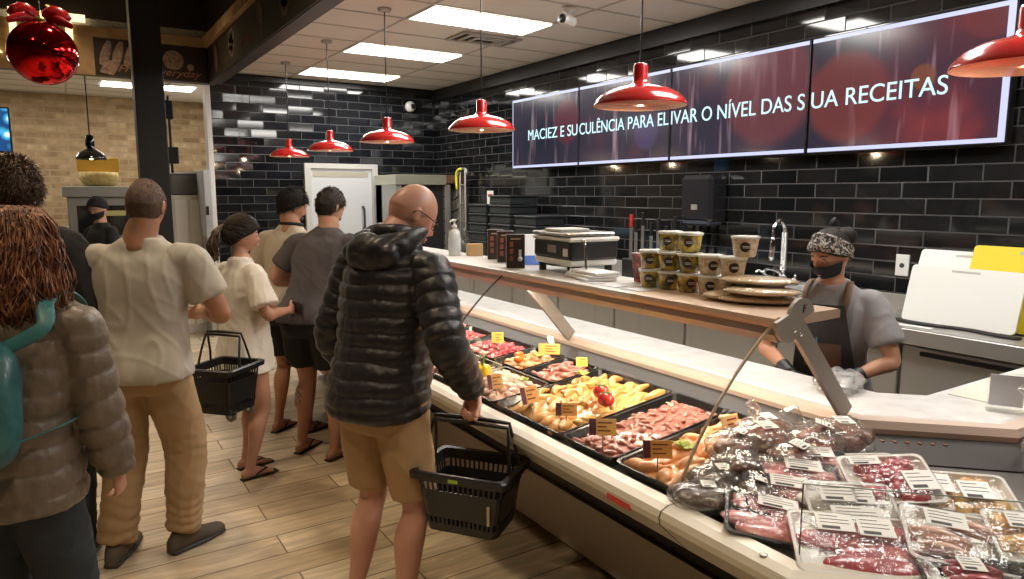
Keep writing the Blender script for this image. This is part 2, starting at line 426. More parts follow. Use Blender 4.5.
# black steel post with conduit and outlet boxes
t = thing('steel_post', 'square black steel post from floor up past the bulkhead with outlet boxes', 'post', (.575, 5.76, 0))
b = MB(); b.box((-.095, -.095, 0), (.095, .095, 3.69), .006); obj('post', b, 'black_paint', t)
b = MB(); b.tube([((.125, 0, 2.34), .009), ((.125, 0, 2.1), .009), ((.125, 0, 1.95), .009), ((.125, 0, 1.8), .009)], 8); obj('conduit', b, 'black_plastic', t)
b = MB(); b.box((.095, -.03, 2.18), (.15, .03, 2.31), .005); obj('outlet_box', b, 'black_plastic', t)
b = MB(); b.box((.095, -.035, 1.86), (.17, .035, 1.98), .005); obj('outlet_box', b, 'black_plastic', t)

# ceiling light panels
def ceiling_panel(x, y, lab, w=1.04, d=.44, power=19, col=(1, .96, .90)):
    t = thing('ceiling_light', lab, 'ceiling light', (x, y, CZ), group=None)
    b = MB()
    for (a, c) in (((-w / 2 - .015, -d / 2 - .015), (w / 2 + .015, -d / 2)), ((-w / 2 - .015, d / 2), (w / 2 + .015, d / 2 + .015)), ((-w / 2 - .015, -d / 2), (-w / 2, d / 2)), ((w / 2, -d / 2), (w / 2 + .015, d / 2))):
        b.box((*a, -.012), (*c, -.005))
    obj('frame', b, 'white_plastic', t)
    b = MB(); b.box((-w / 2, -d / 2, -.009), (w / 2, d / 2, -.005)); obj('diffuser', b, 'panel_glow', t)
    l = bpy.data.lights.new('panel_lamp', 'AREA'); l.shape = 'RECTANGLE'; l.size = w; l.size_y = d; l.energy = power; l.color = col
    lo = bpy.data.objects.new('panel_lamp', l); COL.objects.link(lo); lo.location = (x, y, CZ - .014); lo.parent = None
for y, lab in ((7.94, 'farthest of the three white ceiling light panels, above the white door'), (6.44, 'middle of the three white ceiling light panels, behind the air vent'),
               (4.94, 'nearest and largest visible white ceiling light panel, cut by the top edge of the vent'), (3.44, 'white ceiling light panel just out of view above the second red lamp'),
               (1.94, 'white ceiling light panel overhead above the curved glass case'), (.44, 'white ceiling light panel above the corner case')):
    ceiling_panel(2.865, y, lab)
ceiling_panel(1.02, 10.15, 'white ceiling light panel in front of the tan brick wall, behind the black post', power=13, col=(1, .9, .75))
ceiling_panel(-1.1, 10.15, 'white ceiling light panel in the bakery, left of the red ornament', power=13, col=(1, .9, .75))

t = thing('air_vent', 'grey square ceiling air vent between two light panels', 'vent', (3.2, 5.48, CZ))
for k, r in enumerate((.29, .21, .13)):
    b = MB(); rr = r - .035; z0 = -.006 - .006 * k
    for (a, c) in (((-r, -r * .6), (r, -rr * .55)), ((-r, rr * .55), (r, r * .6)), ((-r, -rr * .55), (-rr, rr * .55)), ((rr, -rr * .55), (r, rr * .55))):
        b.box((*a, z0 - .012), (*c, z0))
    obj('louvre', b, mat('vent_grey', (.45, .43, .40), .6), t)
b = MB(); b.box((-.25, -.15, -.005), (.25, .15, -.001)); obj('duct_opening', b, 'matte_black', t)
# box camera on the ceiling, round camera on the wall
t = thing('security_camera', 'white box security camera under the ceiling tiles', 'camera', (3.2, 4.25, CZ))
b = MB(); b.lathe([(.05, 0), (.05, -.03), (.02, -.04), (.02, -.08)]); obj('mount', b, 'white_plastic', t)
b = MB(); b.box((-.10, -.045, -.13), (.06, .045, -.06), .02, rot=.4); obj('housing', b, 'white_plastic', t)
b = MB(); b.lathe([(.03, 0), (.03, -.02), (.02, -.025)], (-.09, -.05, -.10), axis='x'); obj('lens', b, 'black_plastic', t)
t = thing('security_camera', 'small round white camera high on the black tiled back wall', 'camera', (3.87, WY, 2.745))
b = MB(); b.ball((0, -.03, 0), (.07, .06, .07)); obj('housing', b, 'white_plastic', t)
b = MB(); b.ball((.012, -.075, .0), (.035, .025, .035)); obj('lens', b, 'black_plastic', t)

# white kitchen door
t = thing('door_1', None, None, (2.47, WY, 0)); del_l = None; t['kind'] = 'structure'
b = MB(); b.box((0, -.05, 0), (.075, 0, 2.0)); b.box((.85, -.05, 0), (.925, 0, 2.0)); b.box((.075, -.05, 1.94), (.85, 0, 2.0)); obj('door_frame', b, mat('grey_frame', (.50, .50, .47), .5), t)
b = MB(); b.box((.078, -.03, 0.01), (.847, -.005, 1.937)); obj('door_panel', b, mat('door_white', (.55, .58, .60), .45), t)
b = MB(); b.box((.10, -.034, 1.84), (.80, -.03, 1.90)); obj('top_rail', b, mat('rail_grey', (.40, .37, .30), .4), t)
b = MB(); b.tube([((.72, -.03, 1.2), .012), ((.72, -.09, 1.22), .012), ((.72, -.09, 1.45), .012), ((.72, -.03, 1.47), .012)], 8, 2); obj('door_handle', b, 'black_plastic', t)

# tv on the left, and the bakery corner
t = thing('television', 'bright blue wall screen at the far left edge', 'screen', (-.63, 8.2, 2.02))
b = MB(); b.box((-.25, 0, 0), (.27, .05, .42), .006); obj('casing', b, 'black_plastic', t)
ms = bpy.data.materials.new('tv_picture'); ms.use_nodes = True; nt = ms.node_tree; bs = nt.nodes['Principled BSDF']
tc = nt.nodes.new('ShaderNodeTexCoord'); n_ = nt.nodes.new('ShaderNodeTexVoronoi'); n_.inputs['Scale'].default_value = 9; nt.links.new(tc.outputs['Object'], n_.inputs['Vector'])
rp = nt.nodes.new('ShaderNodeValToRGB'); e = rp.color_ramp.elements; e[0].color = (.9, .95, 1, 1); e[1].color = (.01, .05, .16, 1); e[0].position = .1; e[1].position = .55; k = e.new(.3); k.color = (.05, .35, .6, 1)
nt.links.new(n_.outputs['Distance'], rp.inputs[0]); nt.links.new(rp.outputs[0], bs.inputs['Emission Color']); bs.inputs['Emission Strength'].default_value = 1.4; bs.inputs['Base Color'].default_value = (.01, .01, .01, 1)
b = MB(); b.box((-.235, -.003, .015), (.255, 0, .405)); obj('screen', b, ms, t)
b = MB(); b.tube([((0, .05, .3), .02), ((0, .12, .5), .02), ((0, .12, .95), .02)], 8, 1); obj('mount', b, 'black_paint', t)

# bakery oven with a basket of bread on top, pendant above
t = thing('bakery_oven', 'grey bakery oven with dark glass door behind the masked bakery worker', 'oven', (.40, 9.5, 0))
b = MB(); b.box((-.36, 0, 0), (.36, .7, 1.60), .01); b.box((-.40, -.08, 1.60), (.40, .72, 1.72), .008); obj('body', b, mat('oven_grey', (.42, .43, .41), .4, metal=.3), t)
b = MB(); b.box((-.27, -.012, 1.15), (.27, 0, 1.50), .004); obj('glass_door', b, mat('oven_glass', (.02, .022, .02), .12, coat=.5), t)
b = MB(); b.box((-.33, -.03, .98), (.33, 0, 1.08), .01); obj('control_strip', b, glowing('oven_display', (.4, .8, .95), .8), t)
b = MB(); b.box((.0, -.016, 1.38), (.22, -.012, 1.44)); obj('display', b, glowing('oven_text', (.8, .6, .2), .25), t)
t = thing('bread_basket', 'yellow bread basket standing on top of the grey bakery oven', 'basket', (.385, 9.75, 1.72))
M['straw'] = mat('straw_yellow', (.68, .52, .20), .7, noise_amt=.25, nscale=25)
b = MB(); b.lathe([(.12, 0), (.17, .02), (.21, .10), (.20, .17), (.18, .165), (.17, .06), (.02, .04)], seg=26); obj('bowl', b, 'straw', t)
b = MB(); b.box((-.22, -.03, .17), (.22, -.01, .34), .005); obj('label_card', b, mat('orange_card', (.80, .50, .08), .6), t)
t = thing('pendant_lamp', 'black pendant lamp hanging in front of the tan brick wall', 'lamp', (.25, 7.6, CZ))
b = MB(); b.tube([((0, 0, 0), .006), ((0, 0, -.82), .006)], 6, 1); obj('cord', b, 'black_plastic', t)
b = MB(); b.lathe([(.015, -.80), (.035, -.82), (.04, -.90), (.03, -.93), (.06, -.945), (.10, -.97), (.125, -1.01), (.13, -1.03), (.12, -1.03), (.09, -.985), (.0, -.96)], seg=26); obj('shade', b, mat('black_enamel', (.012, .012, .014), .12, coat=.8), t)
b = MB(); b.ball((0, 0, -1.0), .03); obj('bulb', b, 'lamp_glow', t)
# tall white fridge with dark crates on top
t = thing('refrigerator', 'tall white cabinet with dark crates on top beside the black tiled corner', 'refrigerator', (1.22, 8.9, 0))
b = MB(); b.box((-.16, 0, 0), (.16, .6, 1.62), .008); obj('body', b, 'white_plastic', t)
b = MB(); b.box((-.15, -.03, .1), (-.01, 0, 1.58), .008); obj('door', b, 'white_plastic', t)
b = MB(); b.box((.01, -.03, .1), (.15, 0, 1.58), .008); obj('door', b, 'white_plastic', t)
M['darkgrey'] = mat('dark_grey_plastic', (.12, .12, .12), .5)
t = thing('storage_crate', 'dark grey lidded crate on top of the tall white cabinet', 'crate', (1.22, 8.95, 1.62))
b = MB(); b.box((-.16, 0, 0), (.16, .4, .24), .01); obj('body', b, 'darkgrey', t)
b = MB(); b.box((-.17, -.01, .24), (.17, .41, .27), .008); obj('lid', b, 'dull_steel', t)
t = thing('wall_panel', 'pale grey electrical cabinet on the wall end beside the tall white cabinet', 'cabinet', (1.39, 8.45, 1.15))
b = MB(); b.box((-.06, 0, 0), (.02, .45, .75), .006); obj('box', b, mat('pale_grey', (.5, .52, .55), .5), t)
b = MB(); b.box((-.05, -.012, .25), (-.02, 0, .35), .004); obj('latch', b, 'black_plastic', t)
b = MB(); b.box((-.05, .04, -1.15), (.0, .1, 0)); b.box((-.05, .35, -1.15), (.0, .41, 0)); obj('leg', b, 'dull_steel', t)
# bakery service counter (low, glowing case behind the shoppers)
t = thing('bakery_case', 'low bakery counter with lit shelves behind the masked bakery worker', 'counter', (-.9, 8.55, 0))
b = MB(); b.box((-2.5, 0, 0), (1.65, .5, .9), .01); b.box((-2.52, -.02, .9), (1.67, .55, .94), .008); obj('body', b, mat('bakery_front', (.10, .08, .06), .5), t)
b = MB(); b.box((-2.4, -.012, .45), (1.55, 0, .8)); obj('lit_panel', b, glowing('case_glow', (.55, .8, .95), .35), t)

# red Christmas ball hanging near the camera
t = thing('christmas_ball', 'large glossy red ball ornament with a red ribbon bow hanging by the lit letters', 'ornament', (-.021, 3.2, 2.16))
b = MB(); b.ball((0, 0, 0), .114, 40, 26); obj('ball', b, mat('red_mirror_ball', (.75, .012, .015), .07, metal=.95), t)
b = MB()
for s_ in (-1, 1):
    b.tube([((0, 0, .115), .009), ((.04 * s_, -.015, .148), .026), ((.082 * s_, -.015, .13), .022), ((.052 * s_, -.01, .108), .009)], 10, 3, flat=.35)
    b.tube([((0, 0, .115), .009), ((.045 * s_, -.022, .123), .017), ((.098 * s_, -.045, .098), .010)], 8, 3, flat=.3)
obj('bow', b, mat('red_ribbon', (.55, .01, .02), .3, coat=.3), t)
b = MB(); b.lathe([(.026, .105), (.022, .125), (.009, .13), (.008, .15)]); b.tube([((.015, 0, .128), .022), ((.045, .01, .16), .022), ((.022, .01, .175), .011)], 8, 3, flat=.3); obj('cap', b, mat('gold_foil', (.55, .35, .12), .3, metal=.8), t)
b = MB(); b.tube([((0, 0, .148), .0025), ((0, 0, 1.54), .0025)], 6, 1); obj('cord', b, 'dull_steel', t)

# red pendant lamps
def make_red_lamp():
    t = thing('pendant_lamp', '', 'lamp')
    b = MB(); b.lathe([(.05, 0), (.048, -.02), (.01, -.026)], seg=20); obj('ceiling_rose', b, 'dull_steel', t)
    b = MB(); b.tube([((0, 0, -.02), .0045), ((0, 0, -.79), .0045)], 6, 1); obj('cord', b, 'black_plastic', t)
    b = MB(); b.lathe([(.012, -.775), (.028, -.78), (.031, -.79), (.031, -.845), (.040, -.865), (.075, -.875), (.13, -.888), (.172, -.912), (.194, -.937), (.202, -.952), (.203, -.957)], seg=44); obj('shade', b, 'red_enamel', t)
    b = MB(); b.lathe([(.2015, -.957), (.1995, -.955), (.190, -.940), (.168, -.916), (.126, -.893), (.07, -.880), (.02, -.875)], seg=44); sh = obj('inner_shade', b, 'cream_inner', t)
    b = MB(); b.lathe([(.02, -.87), (.018, -.88), (.028, -.89), (.029, -.905), (.018, -.918), (.004, -.922)], seg=16); obj('bulb', b, 'lamp_glow', t)
    return t
lamp0 = make_red_lamp()
for i, (x, y, lab) in enumerate(((2.15, 2.34, 'large red pendant lamp hanging before the second and third wall screens'), (2.17, 3.75, 'red pendant lamp just left of the long wall screens'),
        (2.08, 5.0, 'red pendant lamp right of the white door, above the bald shopper'), (2.07, 6.3, 'red pendant lamp above the man in the grey tee, left of the round wall camera'),
        (2.04, 7.55, 'smallest and farthest red pendant lamp, above the dark haired shoppers'), (2.46, 1.0, 'red pendant lamp cut by the right edge before the last screen'))):
    o = lamp0 if i == 0 else dup(lamp0)
    o.location = (x, y, CZ); o['label'] = lab
    l = bpy.data.lights.new('bulb_light', 'POINT'); l.energy = 8; l.color = (1, .78, .50); l.shadow_soft_size = .02
    lo = bpy.data.objects.new('bulb_light', l); COL.objects.link(lo); lo.location = (x, y, CZ - .952)

# wall screens
sm = bpy.data.materials.new('screen_picture'); sm.use_nodes = True; nt = sm.node_tree; N = nt.nodes.new; L = nt.links.new; bs = nt.nodes['Principled BSDF']
g = N('ShaderNodeNewGeometry'); mp = N('ShaderNodeMapping'); mp.inputs['Scale'].default_value = (1, .9, .9); L(g.outputs['Position'], mp.inputs[0])
n1 = N('ShaderNodeTexNoise'); n1.inputs['Scale'].default_value = 1.3; n1.inputs['Detail'].default_value = 3; L(mp.outputs[0], n1.inputs['Vector'])
rp = N('ShaderNodeValToRGB'); e = rp.color_ramp.elements; e[0].position = .33; e[0].color = (.018, .022, .045, 1); e[1].position = .78; e[1].color = (.42, .06, .06, 1)
k = e.new(.54); k.color = (.045, .034, .070, 1); k = e.new(.68); k.color = (.15, .035, .06, 1)
L(n1.outputs['Fac'], rp.inputs[0])
mp2 = N('ShaderNodeMapping'); mp2.inputs['Scale'].default_value = (1, 9, .9); mp2.inputs['Rotation'].default_value = (.35, 0, 0); L(g.outputs['Position'], mp2.inputs[0])
n2 = N('ShaderNodeTexNoise'); n2.inputs['Scale'].default_value = 1.6; n2.inputs['Detail'].default_value = 2; L(mp2.outputs[0], n2.inputs['Vector'])
r2 = N('ShaderNodeValToRGB'); e = r2.color_ramp.elements; e[0].position = .58; e[0].color = (0, 0, 0, 1); e[1].position = .78; e[1].color = (.50, .32, .36, 1); L(n2.outputs['Fac'], r2.inputs[0])
mx = N('ShaderNodeMix'); mx.data_type = 'RGBA'; mx.blend_type = 'ADD'; mx.inputs['Factor'].default_value = 1; L(rp.outputs[0], mx.inputs['A']); L(r2.outputs[0], mx.inputs['B'])
# three bokeh discs of meat
last = mx.outputs['Result']
for (cy, cz, rad, col) in ((5.55, 2.33, .24, (.22, .035, .06)), (3.25, 2.35, .42, (.30, .07, .08)), (2.66, 2.24, .31, (.34, .06, .05)), (1.86, 2.60, .17, (.30, .05, .05)), (4.45, 2.15, .16, (.10, .07, .22)), (2.2, 2.3, .08, (.40, .12, .04))):
    dn = N('ShaderNodeVectorMath'); dn.operation = 'DISTANCE'; dn.inputs[1].default_value = (WX - .08, cy, cz); L(g.outputs['Position'], dn.inputs[0])
    mr = N('ShaderNodeMapRange'); mr.interpolation_type = 'SMOOTHSTEP'; mr.inputs[1].default_value = rad; mr.inputs[2].default_value = rad * .75; L(dn.outputs['Value'], mr.inputs[0])
    md = N('ShaderNodeMath'); md.operation = 'MULTIPLY'; md.inputs[1].default_value = .7; L(mr.outputs[0], md.inputs[0])
    m3 = N('ShaderNodeMix'); m3.data_type = 'RGBA'; L(md.outputs[0], m3.inputs['Factor']); L(last, m3.inputs['A']); m3.inputs['B'].default_value = (*col, 1); last = m3.outputs['Result']
L(last, bs.inputs['Emission Color']); bs.inputs['Emission Strength'].default_value = .5; bs.inputs['Base Color'].default_value = (.01, .01, .012, 1); bs.inputs['Roughness'].default_value = .18
edge = glowing('screen_edge_light', (.62, .66, 1.0), .95); txt = glowing('screen_letters', (.55, .85, .92), 1.15)
sx_ = WX - .09
ys = (6.53, 5.36, 4.17, 2.925, 1.745)
words = ('MACIEZ E SU', 'CULÊNCIA PARA EL', 'IVAR O NÍVEL DAS S', 'UA RECEITAS')
wl = ('leftmost of the four wall screens, reading MACIEZ E SU', 'second wall screen from the left, behind the large red lamp', 'third wall screen from the left, reading NÍVEL DAS', 'rightmost of the four wall screens, reading RECEITAS')
tx = ((6.21, 5.375), (5.345, 4.185), (4.155, 2.95), (2.90, 2.06))
for i in range(4):
    y0, y1 = ys[i], ys[i + 1]
    t = thing('video_screen', wl[i], 'screen', (sx_, (y0 + y1) / 2, 1.905)); w = (y0 - y1) / 2 - .008
    b = MB(); b.box((.005, -w, 0), (.07, w, .725), .004); obj('casing', b, 'black_plastic', t)
    b = MB(); b.box((0, -w + .006, .006), (.005, w - .006, .719)); obj('picture', b, sm, t)
    bars = [((-.002, -w + .006, .006), (0, w - .006, .030)), ((-.002, -w + .006, .695), (0, w - .006, .719))]
    if i == 3: bars.append(((-.002, -w + .006, .03), (0, -w + .04, .695)))
    if i == 0: bars.append(((-.002, w - .014, .03), (0, w - .006, .695)))
    for q in bars:
        b = MB(); b.box(*q); obj('light_border', b, edge, t)
    b = MB(); b.box((.07, -.2, .25), (.089, .2, .5)); obj('bracket', b, 'black_paint', t)
    o = text_obj('lettering', words[i], .15, txt, t, rot=(pi / 2, 0, -pi / 2), ext=.001)
    xs = [v.co.x for v in o.data.vertices]; wd = max(xs) - min(xs); s_ = (tx[i][0] - tx[i][1]) / wd
    o.location = (-.004, tx[i][0] - t.location.y, .285); o.scale = (s_, 1.0, 1)
    for v in o.data.vertices: v.co.x -= min(xs)
# ================================================================ THE REFRIGERATED CASE
YF = 6.2
def pp(k, d):
    """a point of the case's plan: k = 0 far end, 1 and 2 the two bends, 3 the far right end; d = distance behind the ledge"""
    return ((1.38 + d, YF), (1.38 + d, .93 + .4142 * d), (2.13 + .4142 * d, .18 + d), (3.5, .18 + d))[k]
def sweep(b, prof, ks=(0, 1, 2, 3), ydiv=None):
    b.rings([[(*pp(k, d), z) for d, z in prof] for k in ks], smooth=False)
case = thing('display_case', 'long refrigerated meat display case with white bumper, turning a corner at the near end', 'display case', (1.9, 3.2, 0))
def cobj(name, b, m, label=None):
    o = obj(name, b, m, case, label=label); o.matrix_parent_inverse = Matrix.Translation((-1.9, -3.2, 0)); return o
b = MB(); sweep(b, [(.52, 0), (.52, .05), (1.1, .05), (1.1, 0)]); cobj('plinth', b, 'matte_black')
b = MB(); sweep(b, [(.48, .03), (.48, .28), (.50, .28), (.50, .03)]); cobj('kick_panel', b, mat('kick_beige', (.50, .44, .36), .45))
b = MB(); sweep(b, [(.50, .05), (.50, .60), (.02, .665), (.0, .70), (.02, .74), (.62, .70), (1.08, .70), (1.08, .05)]); cobj('body', b, mat('case_dark', (.018, .015, .013), .45))
b = MB(); sweep(b, [(-.004, .802), (-.045, .802), (-.070, .792), (-.078, .775), (-.074, .755), (.03, .655), (.045, .66), (.02, .74), (.0, .77)]); cobj('bumper', b, 'offwhite_case', 'off-white bumper rail with a lit top edge')
b = MB()
for y in (1.30, 4.1): b.rings([[(1.38 + d, yy, z) for d, z in ((-.004, .803), (-.045, .803), (-.071, .793), (-.0795, .775), (-.0755, .754), (.03, .654), (.03, .70), (-.004, .79))] for yy in (y, y + .003)], smooth=False)
cobj('bumper_joint', b, 'ink')
b = MB()
for (x, y) in ((1.335, .99),): b.lathe([(.010, .802), (.009, .8045), (.004, .8045)], (x, y, 0), 14)
cobj('screw', b, 'dull_steel')
b = MB(); b.box((1.303, 1.42, .7465), (1.309, 1.52, .765)); o = cobj('rating_sticker', b, mat('red_sticker', (.6, .06, .05), .5))
# deck, back wall, rail and worktop
b = MB(); sweep(b, [(0.0, .74), (.0, .785), (.012, .785), (.03, .765), (.60, .835), (.60, .70), (.3, .70)]); cobj('deck', b, mat('deck_steel', (.20, .19, .18), .4, metal=.6))
b = MB(); sweep(b, [(.60, .70), (.60, .84), (.745, .885), (.775, .885), (.775, .70)]); cobj('back_panel', b, mat('case_back', (.030, .025, .022), .5))
b = MB(); sweep(b, [(.735, .880), (.730, .90), (.740, .924), (.79, .924), (.79, .880)]); cobj('back_rail', b, mat('rail_rose', (.62, .50, .43), .35, coat=.2))
M['marble'] = mottled('white_marble', (.62, .62, .62), (.80, .80, .80), (.70, .71, .72), scale=14, rough=.3, coat=.2, bump=0, lo=.3, hi=.7)
b = MB(); sweep(b, [(.791, .885), (.791, .920), (.80, .925), (1.08, .925), (1.09, .92), (1.09, .885)]); cobj('worktop', b, 'marble')
b = MB()
for q in ((2.12, 1.32), (2.30, 1.05), (2.72, .905)):
    b.box((q[0] - .02, q[1] - .005, .884), (q[0] + .004, q[1] + .03, .923), .002)
# top shelf carried on slanting arms
SZ = 1.28
prof = [(.40, SZ - .035), (.385, SZ - .02), (.385, SZ - .004), (.395, SZ), (.70, SZ), (.71, SZ - .006), (.71, SZ - .03)]
b = MB(); b.rings([[(1.38 + d, y, z) for d, z in prof] for y in (YF, 1.95)], smooth=False); cobj('top_shelf', b, mat('shelf_white', (.66, .64, .61), .35), 'white top shelf')
b = MB(); b.rings([[(1.38 + d, y, z) for d, z in prof] for y in (1.95, 1.31)], smooth=False); cobj('top_shelf', b, mat('shelf_tan', (.60, .45, .34), .4), 'tan near end of the top shelf')
b = MB(); b.rings([[(1.38 + d, y, z) for d, z in ((.42, SZ - .036), (.41, SZ - .06), (.43, SZ - .085), (.50, SZ - .085), (.53, SZ - .036))] for y in (YF, 1.33)], smooth=False); cobj('light_housing', b, mat('housing_beige', (.40, .38, .34), .4, metal=.1))
b = MB(); b.rings([[(1.38 + d, y, z) for d, z in ((.455, SZ - .0855), (.455, SZ - .0865), (.485, SZ - .0865), (.485, SZ - .0855))] for y in (YF - .1, 1.36)], smooth=False); cobj('light_strip', b, glowing('warm_strip', (1, .80, .60), 5))
# ticket strip
b = MB()
for k in range(3): b.box((1.80, 2.30 - k * .13, SZ + .0005), (1.86, 2.20 - k * .13, SZ + .003))
cobj('ticket_strip', b, mat('ticket_grey', (.62, .62, .66), .5))
def arm(y):
    b = MB()
    c0 = V((1.83, y, SZ - .02)); c1 = V((2.125, y, .93)); d = (c1 - c0).normalized(); n = V((-d.z, 0, d.x))
    if n.x < 0: n = -n
    w_ = .030
    poly = [(c0 - n * w_), (c1 - n * w_), (c1 + n * w_), (c0 + n * w_)]
    b.prism([(p.x, p.z) for p in poly], 'y', y - .008, y + .008)
    o = cobj('arm', b, mat('arm_grey', (.36, .33, .29), .4, metal=.4))
    return o
arm(1.29); arm(2.78); arm(4.0)
b = MB(); hp = []
for j in range(20):
    a = 2 * pi * j / 20; hp.append((1.815 + .062 * cos(a) + (.02 if sin(a) > .3 else -.035) * 1, SZ - .005 + .065 * sin(a)))
b.prism(hp, 'y', 1.270, 1.282); cobj('hinge_plate', b, 'arm_grey' if 'arm_grey' in M else mat('arm_grey2', (.40, .37, .33), .4, metal=.4))
b = MB()
for (x, z) in ((1.80, SZ - .035), (1.83, SZ - .05)): b.lathe([(.007, 1.270), (.006, 1.266)], (x, 0, z), 10, 'y')
cobj('bolt', b, 'chrome')
text_obj('hinge_letter', 'F', .035, 'ink', case, rot=(pi / 2, 0, 0), ext=.0008).matrix_parent_inverse = Matrix.Translation((-1.9, -3.2, 0))
bpy.data.objects['hinge_letter'].location = (1.835, 1.269, SZ + .015)
# front glass panels: gently bowed
def gprof(off=0.0):
    P_ = []
    for i in range(13):
        t = i / 12; x = 1.785 + (1.392 - 1.785) * t; z = (SZ - .02) + (.803 - SZ + .02) * t
        bow = .045 * sin(pi * t) ** .8 if 0 < t < 1 else 0
        P_.append((x - bow * .78 + off * .75, z - bow * -.62 * -.0 + bow * .45 - off * .62))
    return P_
def glass_panel(y0, y1):
    b = MB(); a = gprof(); c = gprof(.006); ring = a + list(reversed(c))
    b.rings([[(x, y, z) for x, z in ring] for y in (y0, y1)], smooth=False); cobj('front_glass', b, 'glass')
for y0, y1 in ((1.335, 2.87), (2.878, 4.4), (4.408, 6.18)): glass_panel(y0, y1)
b = MB(); b.rings([[(x, y, z) for x, z in gprof(-.0015) + list(reversed(gprof(.0075)))] for y in (1.3285, 1.334)], smooth=False); cobj('glass_edge', b, mat('edge_tan', (.50, .40, .30), .25, coat=.4))
b = MB(); b.rings([[(x, y, z) for x, z in gprof(-.001) + list(reversed(gprof(.007)))] for y in (2.8725, 2.8765)], smooth=False); cobj('glass_edge', b, 'ink')
# low glass round the corner and the divider beyond
def vglass(p, q, z0, z1, z1b=None, name='low_glass', th=.005):
    d = (V((*q, 0)) - V((*p, 0))).normalized(); n = V((-d.y, d.x, 0)) * th; z1b = z1b or z1
    b = MB(); a = [V((*p, z0)), V((*q, z0)), V((*q, z1b)), V((*p, z1))]
    b.rings([a, [v + n for v in a]], smooth=False); cobj(name, b, 'glass')
    b = MB(); b.tube([(a[3] + n * .5, .0018), (a[2] + n * .5, .0018)], 6, 1); cobj('glass_rim', b, mat('glass_green_edge', (.30, .36, .33), .2, coat=.5))
p1_, p2_ = V(pp(1, .01)), V(pp(2, .01))
vglass(tuple(p1_), tuple(p2_), .787, .985)
b = MB(); b.tube([((*p1_, .79), .0016), ((*p1_, .985), .0016)], 6, 1); cobj('glass_rim', b, 'ink')
vglass(pp(2, .05), pp(2, .66), .80, .86, 1.04, 'divider_glass')
# oven-orange trim lamps under the marble at the corner
b = MB()
for k in range(7):
    c = V(pp(1, .70)).lerp(V(pp(2, .70)), .08 + k * .075); b.box((c.x - .006, c.y - .006, .868), (c.x + .006, c.y + .006, .873))
cobj('grille_slot', b, mat('slot_orange', (.22, .10, .05), .5))
# case lighting: the strip that runs under the shelf
for y, ln, e_ in ((2.1, 1.5, 11), (3.65, 1.5, 10), (5.2, 1.5, 6)):
    l = bpy.data.lights.new('case_strip', 'AREA'); l.shape = 'RECTANGLE'; l.size = .04; l.size_y = ln; l.energy = e_; l.color = (1, .80, .60)
    lo = bpy.data.objects.new('case_strip', l); COL.objects.link(lo); lo.location = (1.84, y, SZ - .093)

# ---------------------------------------------------------------- meat
M['tray_black'] = mat('tray_black', (.012, .012, .013), .25, coat=.4)
M['pink'] = mottled('pink_pork', (.74, .34, .32), (.55, .15, .16), (.84, .58, .53), 28, .3, .5, .3, sss=.0)
M['redmeat'] = mottled('diced_red_meat', (.50, .07, .09), (.32, .03, .05), (.70, .30, .28), 30, .3, .5, .3)
M['palemeat'] = mottled('pale_chicken', (.78, .55, .44), (.72, .40, .33), (.86, .72, .58), 20, .3, .5, .3)
M['yellow'] = mottled('yellow_marinade', (.78, .50, .17), (.68, .34, .10), (.86, .68, .38), 22, .3, .6, .3)
M['heart'] = mottled('chicken_heart', (.50, .20, .15), (.33, .10, .09), (.80, .56, .45), 26, .28, .6, .3)
M['orange'] = mottled('orange_chicken', (.85, .48, .22), (.72, .28, .12), (.92, .68, .42), 24, .3, .6, .3)
M['leaf'] = mat('green_leaf', (.10, .26, .05), .5)
M['dark_meat'] = mottled('dark_cured_meat', (.10, .04, .03), (.045, .02, .018), (.42, .26, .18), 26, .35, .6, .5)
M['brown_meat'] = mottled('smoked_meat', (.32, .11, .07), (.15, .05, .035), (.66, .44, .32), 22, .35, .5, .5)
M['foam_white'] = mat('foam_white', (.80, .79, .77), .5)

def lump_mesh(name, m, kind=0, seed=0):
    """one piece of meat, roughly 1 unit long; kind sets its shape"""
    r_ = random.Random(seed); b = MB()
    if kind == 0:   # cube-like chunk
        b.ball((0, 0, 0), (.5, .42, .36), 12, 8, lambda d: 1 + .28 * noise.noise(d * 1.8 + V((seed, 0, 0))) + .10 * noise.noise(d * 5 + V((0, seed, 0))))
    elif kind == 1:  # long strip / fillet, bent
        k = r_.uniform(-.12, .12)
        b.tube([((-.5, 0, 0), .10), ((-.28, k, .02), .18), ((0, k * 1.6, .04), .2), ((.3, k, .0), .15), ((.5, -k, -.02), .07)], 12, 3, flat=.7)
    elif kind == 2:  # drumstick
        b.tube([((-.5, 0, 0), .12), ((-.32, 0, .02), .24), ((-.05, 0, .02), .22), ((.2, .02, 0), .12), ((.4, .03, 0), .075), ((.5, .03, 0), .10)], 12, 3)
    elif kind == 3:  # slice / chop
        b.ball((0, 0, 0), (.5, .36, .10), 16, 8, lambda d: 1 + .25 * noise.noise(V((d.x, d.y, seed)) * 1.4))
    elif kind == 4:  # heart
        b.tube([((-.4, 0, 0), .26), ((-.1, .02, 0), .28), ((.25, 0, 0), .16), ((.45, -.02, 0), .06)], 10, 3)
    for v in b.bm.verts:
        v.co += v.co.normalized() * .03 * noise.noise(v.co * 6 + V((seed * 3.1, 1, 2)))
    me = b.mesh(name); me.materials.append(M[m]); return me

